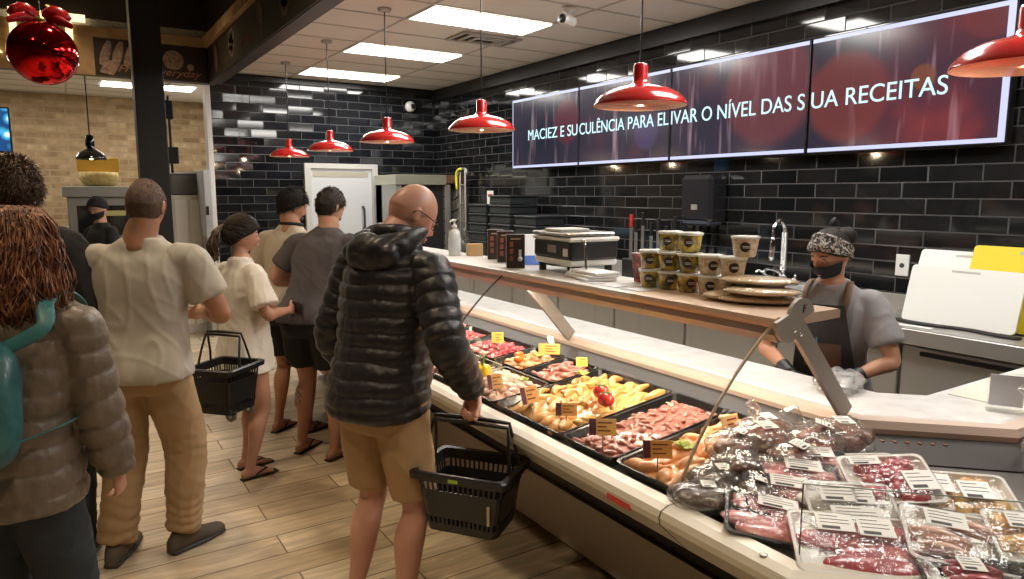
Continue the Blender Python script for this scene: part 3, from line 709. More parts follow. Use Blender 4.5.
def tray(x0, y0, x1, y1, lab, h=.035):
    """a black serving tray sitting on the sloped deck, from its near corner to its far corner"""
    b = MB(); cx, cy = (x0 + x1) / 2, (y0 + y1) / 2; w, d = (x1 - x0) / 2, (y1 - y0) / 2
    def rr(a, c, z, r=.02):
        out = []
        for sx, sy, a0 in ((1, 1, 0), (-1, 1, 90), (-1, -1, 180), (1, -1, 270)):
            for q in (0, 45, 90):
                an = radians(a0 + q); out.append((sx * (a - r) + r * cos(an), sy * (c - r) + r * sin(an), z))
        return out
    b.rings([rr(w - .02, d - .02, 0), rr(w - .004, d - .004, h), rr(w, d, h + .001), rr(w, d, h + .005), rr(w - .008, d - .008, h + .004), rr(w - .025, d - .025, .006)], smooth=False)
    z = .765 + (.070 / .57) * ((x0 - 1.38) - .03) + .001; sl = -math.atan(.070 / .57)
    t = obj('serving_tray', b, 'tray_black', None, (cx, cy, z + (cx - x0) * .1228 + .004), rot=(0, sl, 0), label=lab, cat='tray', group=None)
    return (cx, cy, z + (cx - x0) * .1228, w, d, sl)

def fill(tr, m, kind, n, size, lab, grp, name, heap=.03, cat='meat', aniso=0, box=None, zadd=0, dirn=None):
    cx, cy, z, w, d, sl = tr
    ms = [lump_mesh(name, m, kind, s_) for s_ in range(4)]
    x0, x1, y0, y1 = box if box else (-1, 1, -1, 1)
    nx = max(1, int(round(sqrt(n * (w * (x1 - x0)) / (d * (y1 - y0)))))); ny = max(1, math.ceil(n / nx)); c = 0
    for layer in range(1):
        for i in range(nx):
            for j in range(ny):
                u = x0 + (x1 - x0) * (i + .5 + RND.uniform(-.28, .28)) / nx; v = y0 + (y1 - y0) * (j + .5 + RND.uniform(-.28, .28)) / ny
                px, py = cx + u * (w - .035), cy + v * (d - .03)
                hz = heap * (1 - .75 * max(abs(u), abs(v)) ** 2.5) * RND.uniform(.75, 1.15)
                s_ = size * RND.uniform(.85, 1.15)
                pz = z + (px - cx) * .1228 + .012 + hz + zadd
                a = RND.uniform(0, 2 * pi) if dirn is None else dirn + RND.uniform(-.35, .35)
                o = obj(name, RND.choice(ms), None, None, (px, py, pz), rot=(RND.uniform(-.5, .5), RND.uniform(-.4, .4), a), label=lab, cat=cat, group=grp)
                o.scale = (s_, s_, s_ * (.9 if kind != 3 else 1.3))
    # the bed of smaller meat that fills the tray beneath the visible pieces
    b = MB(); N1, N2 = 26, 22
    for i in range(N1 + 1):
        pass
    rows = []
    for i in range(N1 + 1):
        row = []
        for j in range(N2 + 1):
            u, v = -1 + 2 * i / N1, -1 + 2 * j / N2
            e_ = max(abs(u), abs(v)); q = V(((cx + u * w) * 30, (cy + v * d) * 30, 0))
            hh = heap * (1 - e_ ** 4) + .006 * noise.noise(q) + .004 * noise.noise(q * 2.1) if e_ < 1 else -.004
            row.append((u * (w - .024), v * (d - .024), .008 + hh * .9))
        rows.append(row)
    b.rings(rows, cap=False, closed=False)
    return b
def bed(tr, b, m, lab, nm):
    cx, cy, z, w, d, sl = tr
    obj(nm, b, m, None, (cx, cy, z + .005), rot=(0, sl, 0), label=lab, cat='meat', kind='stuff')

def price_tag(x, y, z, rz, lab, col=(.88, .50, .10), w=.085, h=.06, tilt=-.35, band=True):
    t = thing('price_tag', lab, 'price tag', (x, y, z - .008), rot=(tilt, 0, rz))
    b = MB(); b.box((-w / 2, -.0015, .02), (w / 2, .0015, .02 + h), .0008); obj('card', b, mat('tag_card', col, .5), t)
    b = MB()
    if band:
        b.box((-w / 2, -.0022, .02), (-w / 2 + w * .26, -.0016, .02 + h)); obj('purple_band', b, mat('tag_purple', (.13, .03, .05), .5), t)
    b = MB()
    for k, ww in enumerate((.9, .55, .8)): b.box((-w * .18, -.0022, .02 + h * (.72 - .24 * k)), (-w * .18 + w * .6 * ww, -.0016, .02 + h * (.80 - .24 * k)))
    obj('printed_line', b, mat('tag_brown', (.25, .06, .02), .6), t)
    b = MB(); b.tube([((0, .004, -.03), .0025), ((0, .004, .05), .0025)], 6, 1); obj('holder', b, 'dull_steel', t)
    return t

XF, XB = 1.412, 1.975
T_ = {}
def slot(key, y0, y1, lab, x0=XF, x1=XB): T_[key] = tray(x0, y0, x1, y1, lab)
slot('drum', 1.345, 1.615, 'nearest black tray, holding orange chicken drumsticks and greens')
slot('heart', 1.625, 1.895, 'black tray of chicken hearts, second from the near glass edge')
slot('yellow', 1.905, 2.345, 'wide black tray of yellow marinated chicken with two tomatoes')
slot('pale', 2.355, 2.72, 'black tray of pale seasoned chicken at the front, beside the yellow pepper', XF, 1.70)
slot('kebab', 2.355, 2.60, 'small black tray of brown mixed meat behind the pale chicken', 1.71, XB)
slot('veg', 2.61, 2.86, 'small black tray with colourful vegetable and meat mix at the back', 1.71, XB)
slot('porkdice', 2.73, 3.08, 'front black tray of diced pink pork under the pepper', XF, 1.70)
slot('reddice', 2.87, 3.25, 'back black tray of bright red diced meat', 1.71, XB)
slot('chop1', 3.09, 3.40, 'front black tray of pink chops past the diced pork', XF, 1.70)
slot('mince', 3.26, 3.52, 'back black tray of dark pink mince with a yellow tag', 1.71, XB)
slot('chop2', 3.41, 3.72, 'front black tray of pale pink cuts beside the jacket sleeve', XF, 1.70)
slot('cut3', 3.53, 3.82, 'back black tray of light pink fillets', 1.71, XB)
slot('cut4', 3.73, 4.05, 'front black tray of red steaks behind the jacket man', XF, 1.70)
slot('cut5', 3.83, 4.15, 'back black tray with rosy ribs at the far end', 1.71, XB)
slot('cut6', 4.06, 4.5, 'farthest front black tray of steaks, mostly hidden by the jacket man', XF, 1.70)
def do(key, m, kind, n, size, lab, grp, name, heap=.03, bm_=None, **k):
    b = fill(T_[key], m, kind, n, size, lab, grp, name, heap, **k); bed(T_[key], b, bm_ or m, 'smaller pieces of meat filling the bottom of the ' + key_l[key], 'meat_bed')
key_l = dict(drum='drumstick tray', heart='chicken heart tray', yellow='wide yellow chicken tray', pale='pale chicken tray', kebab='small brown meat tray', veg='vegetable mix tray', porkdice='diced pork tray', reddice='bright red diced meat tray',
             chop1='pink chop tray', mince='dark pink mince tray', chop2='pale pink cuts tray', cut3='light pink fillet tray', cut4='red steak tray', cut5='rosy rib tray', cut6='farthest front steak tray')
do('drum', 'orange', 2, 22, .105, 'orange chicken drumstick in the nearest tray', 'chicken drumsticks in the nearest tray', 'drumstick', .035)
do('heart', 'heart', 4, 110, .036, 'small brown chicken heart in the second tray', 'chicken hearts in the second tray', 'chicken_heart', .030)
do('yellow', 'yellow', 1, 52, .105, 'yellow marinated chicken strip in the wide tray', 'yellow chicken strips in the wide tray', 'chicken_strip', .036, dirn=.4)
do('pale', 'palemeat', 0, 34, .062, 'pale seasoned chicken chunk beside the yellow chicken', 'pale chicken chunks', 'chicken_chunk', .032)
do('kebab', 'heart', 1, 20, .07, 'brown meat strip in the small back tray', 'brown meat strips in the small back tray', 'meat_strip', .028)
do('veg', 'orange', 0, 26, .042, 'orange vegetable and meat chunk in the colourful back tray', 'chunks in the colourful back tray', 'meat_chunk', .026)
do('porkdice', 'pink', 0, 60, .040, 'diced pink pork cube in the front tray past the yellow pepper', 'diced pork cubes', 'pork_cube', .030)
do('reddice', 'redmeat', 0, 60, .040, 'bright red diced meat cube in the back tray', 'red meat cubes', 'meat_cube', .028)
do('chop1', 'pink', 3, 12, .13, 'pink chop in the front tray past the diced pork', 'pink chops', 'pork_chop', .026)
do('mince', 'redmeat', 0, 42, .034, 'dark pink mince lump in the back tray with the yellow tag', 'dark pink mince lumps', 'mince_lump', .024, bm_='heart')
do('chop2', 'pink', 3, 12, .12, 'pale pink cut in the tray beside the jacket sleeve', 'pale pink cuts', 'pork_cut', .028, bm_='palemeat')
do('cut3', 'pink', 1, 14, .13, 'light pink fillet in the back tray', 'light pink fillets', 'pork_fillet', .03)
do('cut4', 'redmeat', 3, 10, .14, 'red steak in the front tray behind the jacket man', 'red steaks', 'steak', .028)
do('cut5', 'pink', 1, 16, .12, 'rosy rib in the far back tray', 'rosy ribs', 'rib', .03, bm_='redmeat')
do('cut6', 'redmeat', 3, 10, .14, 'red steak in the farthest front tray', 'far red steaks', 'steak', .028)

def dz(x): return .765 + .1228 * (x - 1.41)
# tomatoes and peppers as garnish
def tomato(x, y, z, lab, r=.032):
    t = thing('tomato', lab, 'tomato', (x, y, z))
    b = MB(); b.ball((0, 0, 0), (r, r, r * .82), 20, 12, lambda d: 1 + .04 * cos(5 * atan2(d.y, d.x))); obj('fruit', b, mat('tomato_red', (.72, .035, .02), .18, coat=.7), t)
    b = MB()
    for k in range(5):
        a = k * 2 * pi / 5; b.slab([(0, 0, r * .8), (.4 * r * cos(a - .3), .4 * r * sin(a - .3), r * .84), (r * .8 * cos(a), r * .8 * sin(a), r * .75), (.4 * r * cos(a + .3), .4 * r * sin(a + .3), r * .84)], (0, 0, 1), .002)
    obj('calyx', b, 'leaf', t)
tomato(1.655, 1.945, .885, 'red tomato nearer the camera on the yellow chicken'); tomato(1.69, 2.015, .892, 'red tomato farther from the camera on the yellow chicken')
t = thing('bell_pepper', 'bright yellow bell pepper standing among the front meat trays', 'pepper', (1.56, 2.70, .835))
b = MB(); b.ball((0, 0, 0), (.042, .042, .045), 28, 16, lambda d: (1 + .10 * cos(4 * atan2(d.y, d.x))) * (1 - .12 * (d.z > .75))); obj('fruit', b, mat('pepper_yellow', (.90, .62, .02), .18, coat=.7), t)
b = MB(); b.tube([((0, 0, .035), .010), ((.003, 0, .055), .006), ((.010, .004, .078), .005)], 8, 3); obj('stem', b, 'leaf', t)
def greens(x, y, z, lab, n=9, r=.04):
    b = MB()
    for k in range(n):
        a = k * 2.4; l_ = r * RND.uniform(.7, 1.2); c = V((x, y, z)); d = V((cos(a), sin(a), .25)); sd = V((-sin(a), cos(a), 0))
        b.slab([c, c + d * l_ * .5 + sd * l_ * .3 + V((0, 0, .008)), c + d * l_, c + d * l_ * .5 - sd * l_ * .3], (0, 0, 1), .0015)
    obj('lettuce_garnish', b, mat('lettuce', (.36, .45, .08), .5), label=lab, cat='garnish')
greens(1.60, 1.50, .85, 'pale green lettuce garnish on the drumstick tray'); greens(1.72, 1.40, .862, 'lettuce leaf at the near glass edge of the drumstick tray', r=.06)
greens(1.58, 2.40, .86, 'parsley sprig on the pale chicken', 6, .03); greens(1.86, 2.70, .872, 'green garnish among the colourful back tray', 7, .035)
greens(1.80, 2.28, .885, 'green herb strip at the back of the yellow chicken', 6, .04)
for (x, y, z, lab) in ((1.81, 2.78, .87, 'orange tomato wedge nearer the front in the colourful tray'), (1.77, 2.72, .866, 'orange tomato wedge by the tray rim in the colourful tray')):
    b = MB(); b.ball((0, 0, 0), (.028, .016, .018), 12, 8); obj('tomato_wedge', b, mat('wedge_orange', (.85, .22, .03), .3, coat=.5), loc=(x, y, z), label=lab, cat='tomato')
rz0 = radians(-28)
for (x, y, z, rz, lab, col, w_, h_, band) in (
    (1.80, 2.96, .885, rz0, 'yellow price tag in a clear holder over the mince', (.90, .62, .12), .06, .055, False),
    (1.86, 2.60, .89, rz0 - .2, 'orange price tag between the red diced meat and the vegetable mix', (.88, .50, .12), .10, .05, False),
    (1.86, 2.35, .885, rz0, 'bright yellow price tag on the small brown meat tray', (.92, .75, .10), .05, .04, False),
    (1.455, 2.40, .835, rz0 + .4, 'orange price tag at the front of the pale chicken', (.80, .45, .14), .07, .06, True),
    (1.455, 2.14, .84, rz0 + .55, 'steeply turned orange price tag on the front of the yellow chicken', (.82, .42, .12), .08, .065, True),
    (1.475, 1.95, .84, rz0 - .1, 'orange price tag with purple band on the yellow chicken tray', (.85, .44, .12), .078, .045, True),
    (1.46, 1.73, .835, rz0 - .15, 'orange price tag with purple band on the chicken hearts', (.88, .52, .16), .09, .055, True),
    (1.47, 1.48, .835, rz0 - .1, 'orange price tag with purple band on the drumsticks', (.85, .42, .12), .09, .055, True),
    (1.46, 3.10, .83, rz0 + .2, 'orange price tag at the front of the pink chops', (.85, .45, .20), .05, .045, False),
    (1.60, 3.42, .85, rz0, 'small orange tag upright in the pale pink cuts', (.80, .35, .15), .035, .045, False),
    (1.74, 1.42, .88, rz0 + .5, 'clear edged orange tag by the near glass end', (.80, .55, .28), .08, .06, False)):
    price_tag(x, y, z, rz, lab, col, w_, h_, band=band)

# ---------------------------------------------------------------- packed meat in the corner section
def label_part(parent, x, y, z, w, h, rot=(0, 0, 0)):
    b = MB(); b.box((-w / 2, -h / 2, 0), (w / 2, h / 2, .0008)); o = obj('paper_label', b, 'paper', parent, (x, y, z), rot=rot)
    b = MB()
    for k in range(3): b.box((-w * .4, h * (.32 - .2 * k), .0009), (w * (.38 if k else .1), h * (.35 - .2 * k), .0014))
    b.box((-w * .38, -h * .42, .0009), (w * .1, -h * .26, .0014))
    obj('print', b, 'ink', o)
def pack(x, y, z, rz, w, l, lab, meat='redmeat', tray_m='foam_white', tilt=(0, 0), kind=1, labels=((0, .0, .06, .05),), n=6, size=.1, fillh=.030):
    t = thing('meat_pack', lab, 'meat pack', (x, y, z), rot=(tilt[0], tilt[1], rz))
    b = MB()
    def rr(a, c, zz, r=.018):
        out = []
        for sx, sy, a0 in ((1, 1, 0), (-1, 1, 90), (-1, -1, 180), (1, -1, 270)):
            for q in (0, 30, 60, 90):
                an = radians(a0 + q); out.append((sx * (a - r) + r * cos(an), sy * (c - r) + r * sin(an), zz))
        return out
    a, c = w / 2, l / 2
    b.rings([rr(a - .012, c - .012, 0), rr(a - .002, c - .002, .026), rr(a, c, .030), rr(a - .008, c - .008, .030), rr(a - .018, c - .018, .008)], smooth=False); obj('foam_tray', b, tray_m, t)
    b = MB()
    for k in range(n):
        u, v = RND.uniform(-.55, .55) * a, (-.72 + 1.44 * (k + .5) / n) * c; q = size * RND.uniform(.85, 1.1); an = RND.uniform(-.4, .4)
        if kind == 1: b.tube([((u - q * .5 * cos(an), v - q * .5 * sin(an), .020), q * .14), ((u, v, fillh * .8), q * .2), ((u + q * .5 * cos(an), v + q * .5 * sin(an), .020), q * .14)], 10, 3, flat=.7)
        elif kind == 2: b.ball((u, v, .016), (a * .75, c * .35, .014), 16, 8, lambda d: 1 + .2 * noise.noise(d * 2 + V((k, 0, 0))))
        else:
            for g_ in range(3): b.ball((RND.uniform(-.7, .7) * a, v + RND.uniform(-.1, .1) * c, .018), (q * .22, q * .18, q * .16), 10, 6)
    obj('meat', b, meat, t)
    b = MB(); b.rings([rr(a + .0005, c + .0005, .004), rr(a + .001, c + .001, .030), rr(a * .93, c * .94, .0375), rr(a * .6, c * .65, .040), rr(a * .15, c * .15, .0405)]); 
    for v_ in b.bm.verts:
        if v_.co.z > .032: v_.co.z += .002 * noise.noise(v_.co * 40)
    obj('cling_film', b, 'film', t)
    for (lx, ly, lw, lh) in labels: label_part(t, lx, ly, .0425, lw, lh)
    return t
sl = -math.atan(.1228)
BL = .21
def P_(x, y, z, rz, w, l, lab, **k): return pack(x, y, z, rz, w, l, lab, **k)
# front of the corner, just behind the low glass
P_(1.53, .875, .80, radians(-45), .30, .21, 'large foam pack of red sliced meat at the front corner with two white labels', labels=((-.045, .055, .085, .06), (.045, .05, .08, .065)), n=4, size=.15, kind=2, tilt=(.26, 0), meat='redmeat')
P_(1.64, .965, .835, radians(-40), .22, .16, 'white labelled pack leaning behind the front corner pack', meat='foam_white', labels=((-.03, .03, .09, .05), (.03, .025, .05, .05), (0, -.035, .12, .05)), tilt=(.45, 0), n=2, kind=2)
P_(1.72, .74, .82, radians(-50), .25, .18, 'pale pack with sausages and one label, front right of the corner', meat='palemeat', labels=((-.03, .045, .09, .055),), tilt=(.32, .08), n=3, size=.11)
P_(1.67, .87, .795, radians(-52), .22, .16, 'black tray pack of sausages half under the pale pack', meat='brown_meat', tray_m='tray_black', labels=((-.03, .03, .05, .07),), n=4, size=.10, tilt=(.2, 0))
P_(1.80, .96, .875, radians(-35), .23, .17, 'bright red diced pack on top of the heap near the marble rail', meat='redmeat', kind=0, labels=((.065, -.02, .075, .065), (-.05, .055, .08, .03)), n=7, size=.13, tilt=(.42, -.05))
P_(1.86, 1.06, .845, radians(-30), .24, .17, 'red meat pack under the bright red diced pack', meat='redmeat', kind=0, labels=((-.05, .03, .05, .04),), n=6, size=.12, tilt=(.2, 0))
P_(1.93, .84, .845, radians(-45), .25, .17, 'yellow mixed pack with two white labels at the right', meat='yellow', kind=0, labels=((-.06, .02, .08, .07), (.03, .0, .075, .07)), n=7, size=.11, tilt=(.3, 0))
P_(1.86, .63, .83, radians(-48), .22, .17, 'yellowish pack at the right edge of the frame, half behind the low glass', meat='yellow', kind=0, labels=((-.04, .04, .05, .05),), n=7, size=.12, tilt=(.3, 0))
P_(1.62, .66, .79, radians(-45), .22, .15, 'black tray pack low at the ledge under the pale sausage pack', meat='redmeat', tray_m='tray_black', labels=((0, .03, .05, .05),), n=4, size=.1, tilt=(.1, 0))
# fanned rosy packs left of the front corner
for k, (x, y, z, rz, w_, l_, ti, lab) in enumerate(((1.475, 1.075, .80, -48, .24, .16, (.34, .12), 'black tray pack of pink sliced meat leaning at the ledge, nearest of the fanned packs'), (1.565, 1.105, .825, -42, .22, .15, (.42, .1), 'second of the fanned packs, pink meat in a black tray'),
                              (1.655, 1.125, .845, -38, .22, .15, (.42, .1), 'third of the fanned packs, pink meat with a white label'), (1.74, 1.14, .86, -34, .20, .14, (.38, .05), 'farthest of the fanned packs, by the bagged meat'))):
    P_(x, y, z, radians(rz), w_, l_, lab, meat='pink', tray_m='tray_black', labels=((.01, .045, .10, .04),), tilt=ti, n=4, size=.12, kind=2)

def bag(x, y, z, rz, rx, ry, rz_, lab, m, seed, lab_w=.05, top=True, tilt=(0, 0)):
    t = thing('bagged_meat', lab, 'bagged meat', (x, y, z), rot=(tilt[0], tilt[1], rz))
    fn = lambda d: 1 + .22 * noise.noise(d * 2.2 + V((seed, 3, 1))) + .10 * noise.noise(d * 6 + V((1, seed, 0)))
    b = MB()
    r_ = random.Random(seed)
    for k in range(9):
        c = V((r_.uniform(-.6, .6) * rx, r_.uniform(-.6, .6) * ry, r_.uniform(-.25, .45) * rz_))
        b.ball(c, (rx * .38, ry * .38, rz_ * .45), 12, 8, lambda d: 1 + .3 * noise.noise(d * 2.5 + V((seed + k, 0, 0))))
    b.ball((0, 0, -.1 * rz_), (rx * .8, ry * .8, rz_ * .7), 18, 10, fn); obj('meat', b, m, t)
    b = MB(); b.ball((0, 0, 0), (rx * 1.05, ry * 1.05, rz_ * 1.02), 36, 22, lambda d: (1 + .16 * noise.noise(d * 3.2 + V((seed, 0, 5))) + .12 * abs(noise.noise(d * 7 + V((seed, 9, 0))))))
    if top:
        b.tube([((0, ry * .4, rz_ * .6), .03), ((.02, ry * .7, rz_ * 1.1), .022), ((.0, ry * 1.0, rz_ * 1.5), .04)], 12, 3, rnd=.2, flat=.35)
    me = b.mesh('plastic_bag')
    obj('plastic_bag', me, 'bagfilm', t)
    if lab_w: label_part(t, 0, -ry * .25, rz_ * 1.14, lab_w, lab_w * .7, rot=(.25, .1, .2))
    return t
for k, a in enumerate((
    (1.43, 1.25, .822, -.7, .10, .06, .04, 'clear bag of dark cured meat lowest at the ledge', 'dark_meat', 1, .04, False),
    (1.50, 1.27, .84, -.4, .095, .07, .05, 'bag of dark meat pressed against the near glass edge', 'dark_meat', 2, .04, False),
    (1.575, 1.26, .865, -.3, .10, .07, .055, 'bag of dark meat in the middle of the heap', 'dark_meat', 3, 0, True),
    (1.63, 1.33, .905, .2, .095, .07, .045, 'bag with pale spotted sausage slices on top of the heap', 'brown_meat', 4, .05, False),
    (1.72, 1.30, .905, -.3, .10, .07, .055, 'bag of brown meat at the top of the heap', 'brown_meat', 5, .06, True),
    (1.80, 1.36, .90, -.2, .10, .07, .055, 'bag of brown meat behind the heap, near the back rail', 'brown_meat', 6, .055, True),
    (1.86, 1.22, .90, .4, .105, .08, .06, 'big bag of smoked meat right of the heap with a flared top', 'brown_meat', 7, .065, True),
    (1.97, 1.21, .895, -.5, .095, .07, .06, 'rightmost bag of smoked meat under the marble corner', 'brown_meat', 8, .06, False),
    (1.53, 1.17, .850, .5, .07, .05, .03, 'small flat bag with a white label at the front of the heap', 'dark_meat', 9, .045, False),
    (1.73, 1.20, .885, .1, .09, .07, .045, 'pale bag with a dark round mark in the middle of the corner', 'brown_meat', 10, .065, False))):
    bag(*a)
# big bag standing behind the divider at the right edge
bag(2.36, .74, .90, .4, .14, .12, .13, 'large bag of rosy meat behind the glass divider at the right edge', 'pink', 12, 0, True)
price_tag(1.66, .985 + .14, .84, radians(-30), 'small black and yellow price card between the packs', (.05, .05, .05), .05, .05, band=False)
# ================================================================ things on the top shelf
ST = SZ + .001
def brown_box(x, y, rz, lab):
    t = thing('spice_box', lab, 'box', (x, y, ST), rz)
    b = MB(); b.box((-.045, -.035, 0), (.045, .035, .165), .002); obj('carton', b, mat('carton_brown', (.045, .028, .022), .4), t)
    b = MB()
    for k in range(3): b.box((-.0455, -.025, .035 + .035 * k), (-.0452, -.006, .06 + .035 * k)); b.box((-.0455, .004, .03 + .035 * k), (-.0452, .02, .052 + .035 * k))
    for k in range(3): b.box((-.03, -.0355, .035 + .035 * k), (-.012, -.0352, .06 + .035 * k))
    obj('red_print', b, mat('print_red_brown', (.28, .09, .05), .5), t)
    b = MB(); b.lathe([(.012, -.0358), (.011, -.0352)], (.022, 0, .045), 12, 'y'); b.box((.015, -.0357, .055), (.028, -.0352, .09)); obj('white_figure', b, 'paper', t)
    b = MB(); b.box((-.025, -.0357, .14), (.025, -.0352, .147)); b.box((-.0457, -.02, .14), (-.0452, .02, .147)); obj('print', b, mat('print_tan', (.4, .3, .2), .5), t)
brown_box(2.03, 3.36, -.5, 'brown carton printed red, left one of the touching pair on the shelf')
brown_box(1.99, 3.19, -.5, 'brown carton with a white figure, right one of the touching pair')
brown_box(1.875, 2.915, -.5, 'brown carton with a white figure beside the kitchen scale')
t = thing('sanitizer_bottle', 'clear pump bottle of hand sanitizer at the left of the shelf', 'bottle', (1.95, 3.70, ST))
b = MB(); b.lathe([(.034, 0), (.037, .004), (.037, .12), (.030, .145), (.014, .155), (.014, .165)], seg=24); obj('bottle_body', b, mat('clear_blueish', (.70, .74, .74), .12, coat=.5), t)
b = MB(); b.lathe([(.038, .03), (.0385, .032), (.0385, .10), (.038, .102)], seg=24); obj('paper_label', b, mat('label_pale', (.60, .64, .66), .5), t)
b = MB(); b.lathe([(.016, .16), (.016, .178), (.006, .18), (.006, .20), (.012, .203), (.012, .212)], seg=16); b.tube([((0, 0, .206), .006), ((-.03, -.02, .206), .005), ((-.04, -.025, .196), .004)], 8, 2); obj('pump', b, 'white_plastic', t)
t = thing('small_carton', 'small plain cardboard box behind the brown cartons', 'box', (2.03, 3.60, ST), -.3)
b = MB(); b.box((-.045, -.03, 0), (.045, .03, .07), .002); obj('carton', b, mat('cardboard', (.50, .32, .15), .8), t)
b = MB(); b.box((-.046, -.006, .001), (.046, .006, .0712)); obj('tape', b, mat('tape_tan', (.6, .45, .28), .3), t)
# blue and white folder
t = thing('blue_box', 'blue and white sloped leaflet box between the brown cartons', 'box', (2.03, 3.03, ST), -.4)
b = MB(); b.prism([(-.07, 0), (.07, 0), (.07, .15), (.02, .15)], 'x', -.05, .05); obj('holder', b, mat('leaflet_white', (.68, .70, .74), .5), t)
b = MB(); b.prism([(-.0715, .002), (-.045, .045), (-.0455, .047), (-.0735, .003)], 'x', -.048, .048); obj('blue_band', b, mat('blue_print', (.06, .16, .55), .5), t)
# scale
t = thing('scale', 'black and white digital counter scale with steel plate on the shelf', 'scale', (2.02, 2.62, ST), -.10)
b = MB(); b.box((-.13, -.17, .065), (.13, .17, .155), .012); obj('housing', b, mat('scale_black', (.03, .032, .034), .35), t)
b = MB(); b.box((-.135, -.175, .150), (.135, .175, .170), .008); b2 = b; obj('rim', b, 'white_plastic', t)
b = MB(); b.box((-.13, -.165, .04), (.13, .165, .07), .01); obj('lower_shell', b, 'white_plastic', t)
b = MB(); b.box((-.14, -.155, .175), (.12, .165, .190), .005); b.box((-.05, -.05, .168), (.05, .05, .178)); obj('weighing_plate', b, 'steel', t)
b = MB(); b.box((-.13, -.08, .188), (.03, .06, .205), .004); obj('tray_on_plate', b, mat('white_paper_tray', (.75, .75, .73), .5), t)
b = MB(); b.box((-.132, -.05, .095), (-.1305, .03, .13)); obj('label_plate', b, 'dull_steel', t, label='pale rating plate')
b = MB(); b.box((-.1325, -.15, .085), (-.1305, -.11, .12)); obj('round_badge', b, 'paper', t)
b = MB()
for sx in (-1, 1):
    for sy in (-1, 1): b.lathe([(.018, 0), (.018, .045)], (.10 * sx, .13 * sy, 0), 12)
obj('foot', b, 'black_plastic', t)
b = MB(); b.tube([((-.08, -.185, .16), .006), ((-.09, -.225, .155), .006), ((-.09, -.235, .08), .006), ((-.09, -.24, .0), .006)], 8, 3); obj('bent_tube', b, 'chrome', t)
t = thing('paper_stack', 'loose stack of papers and trays under the digital scale', 'papers', (1.91, 2.37, ST), -.3)
b = MB()
for k in range(3): b.box((-.07 + .01 * k, -.13, .003 + .012 * k), (.07, .12 - .02 * k, .012 + .012 * k), rot=.1 * k)
obj('sheets', b, 'paper', t)
b = MB(); b.tube([((-.08, .02, .045), .002), ((-.09, 0, .02), .002), ((-.07, -.05, .045), .002)], 6, 3); obj('loose_slip', b, 'paper', t)
# meat leaflet stand
t = thing('leaflet_stand', 'small leaning photo card of meat in front of the knife rack', 'sign', (1.98, 2.13, ST), -1.2)
b = MB(); b.slab([(-.035, .02, 0), (.04, .02, 0), (.05, -.035, .125), (-.025, -.035, .125)], (0, 1, .4), .003); obj('card', b, mottled('meat_photo', (.10, .03, .02), (.55, .08, .05), (.8, .7, .6), 35, .3, .2, 0), t)
b = MB(); b.slab([(-.02, .025, .001), (.02, .025, .001), (.02, .06, .001), (-.02, .06, .001)], (0, 0, 1), .003); obj('foot', b, 'black_plastic', t)

# tubs
def make_tub(kind):
    t = thing('food_tub', '', 'tub')
    b = MB(); pr = [(.034, 0), (.037, .003), (.046, .062), (.0465, .066)]
    b.lathe(pr, seg=28); obj('cup', b, {'dark': mottled('pickle_mix', (.10, .09, .02), (.50, .34, .03), (.60, .44, .05), 22, .2, .8, 0), 'pale': mottled('cheese_mix', (.55, .42, .28), (.75, .62, .46), (.80, .72, .6), 60, .3, .6, .1)}[kind], t)
    b = MB(); b.lathe([(.047, .062), (.0495, .064), (.0495, .072), (.046, .0725), (.044, .070), (.01, .070)], seg=28); obj('lid', b, mat('lid_clear', (.75, .75, .68), .2, coat=.4), t)
    b = MB(); R_ = []
    for k in range(9):
        f_ = -.97 + 1.94 * k / 8; z = .036 + .018 * f_; r = .0382 + z * .135 + .0004; hw = .40 * sqrt(1 - f_ * f_)
        R_.append([(r * cos(a), r * sin(a), z) for a in [pi + .75 + (q - 4) / 4 * hw for q in range(9)]])
    b.rings(R_, cap=False, closed=False)
    sd = obj('round_sticker', b, mat('sticker_dark', (.025, .015, .015), .4), t)
    b = MB()
    for z in (.033, .038): b.box((-.012, -.0462, z), (.012, -.0455, z + .002))
    o = obj('sticker_print', b, 'paper', sd, rot=(0, 0, -.75))
    return t
td, tp = make_tub('dark'), make_tub('pale')
n_d = [0, 0]
def tub(kind, x, y, lv, lab):
    src = td if kind == 'dark' else tp; i = 0 if kind == 'dark' else 1
    o = src if n_d[i] == 0 else dup(src); n_d[i] += 1
    o.location = (x, y, ST + .0735 * lv); o['label'] = lab; o.rotation_euler = (0, 0, RND.uniform(-.25, .25)); o['group'] = ('olive and yellow' if kind == 'dark' else 'pale') + ' tubs stacked on the shelf'
tx0, ty0 = 1.945, 2.03; dx, dy = (.030, -.0945)
def tp_(k): return (tx0 + dx * k * .25, ty0 + dy * k)
tub('dark', *tp_(0), 0, 'bottom left tub of olive and yellow pickles'); tub('dark', *tp_(1), 0, 'second tub of pickles in the bottom row'); tub('dark', *tp_(2), 0, 'third tub of pickles in the bottom row, beside the pale tubs')
tub('dark', *tp_(0), 1, 'leftmost pickle tub of the middle row'); tub('dark', *tp_(1), 1, 'centre pickle tub of the middle row'); tub('dark', *tp_(2), 1, 'right pickle tub of the middle row')
tub('dark', tx0 + .06, ty0 - .04, 2, 'left bright yellow tub on top of the pickle stack'); tub('dark', tx0 + .055, ty0 - .150, 2, 'right bright yellow tub on top of the pickle stack')
tub('pale', *tp_(3), 0, 'bottom pale tub next to the pickle tubs'); tub('pale', *tp_(3), 1, 'upper pale tub next to the pickle tubs, a blue lid strip behind')
tub('pale', *tp_(4), 0, 'bottom pale tub at the right, behind the flat breads'); tub('pale', *tp_(4), 1, 'middle pale tub of the right stack'); tub('pale', tx0 + .05, ty0 - .41, 2, 'topmost pale tub of the right stack')
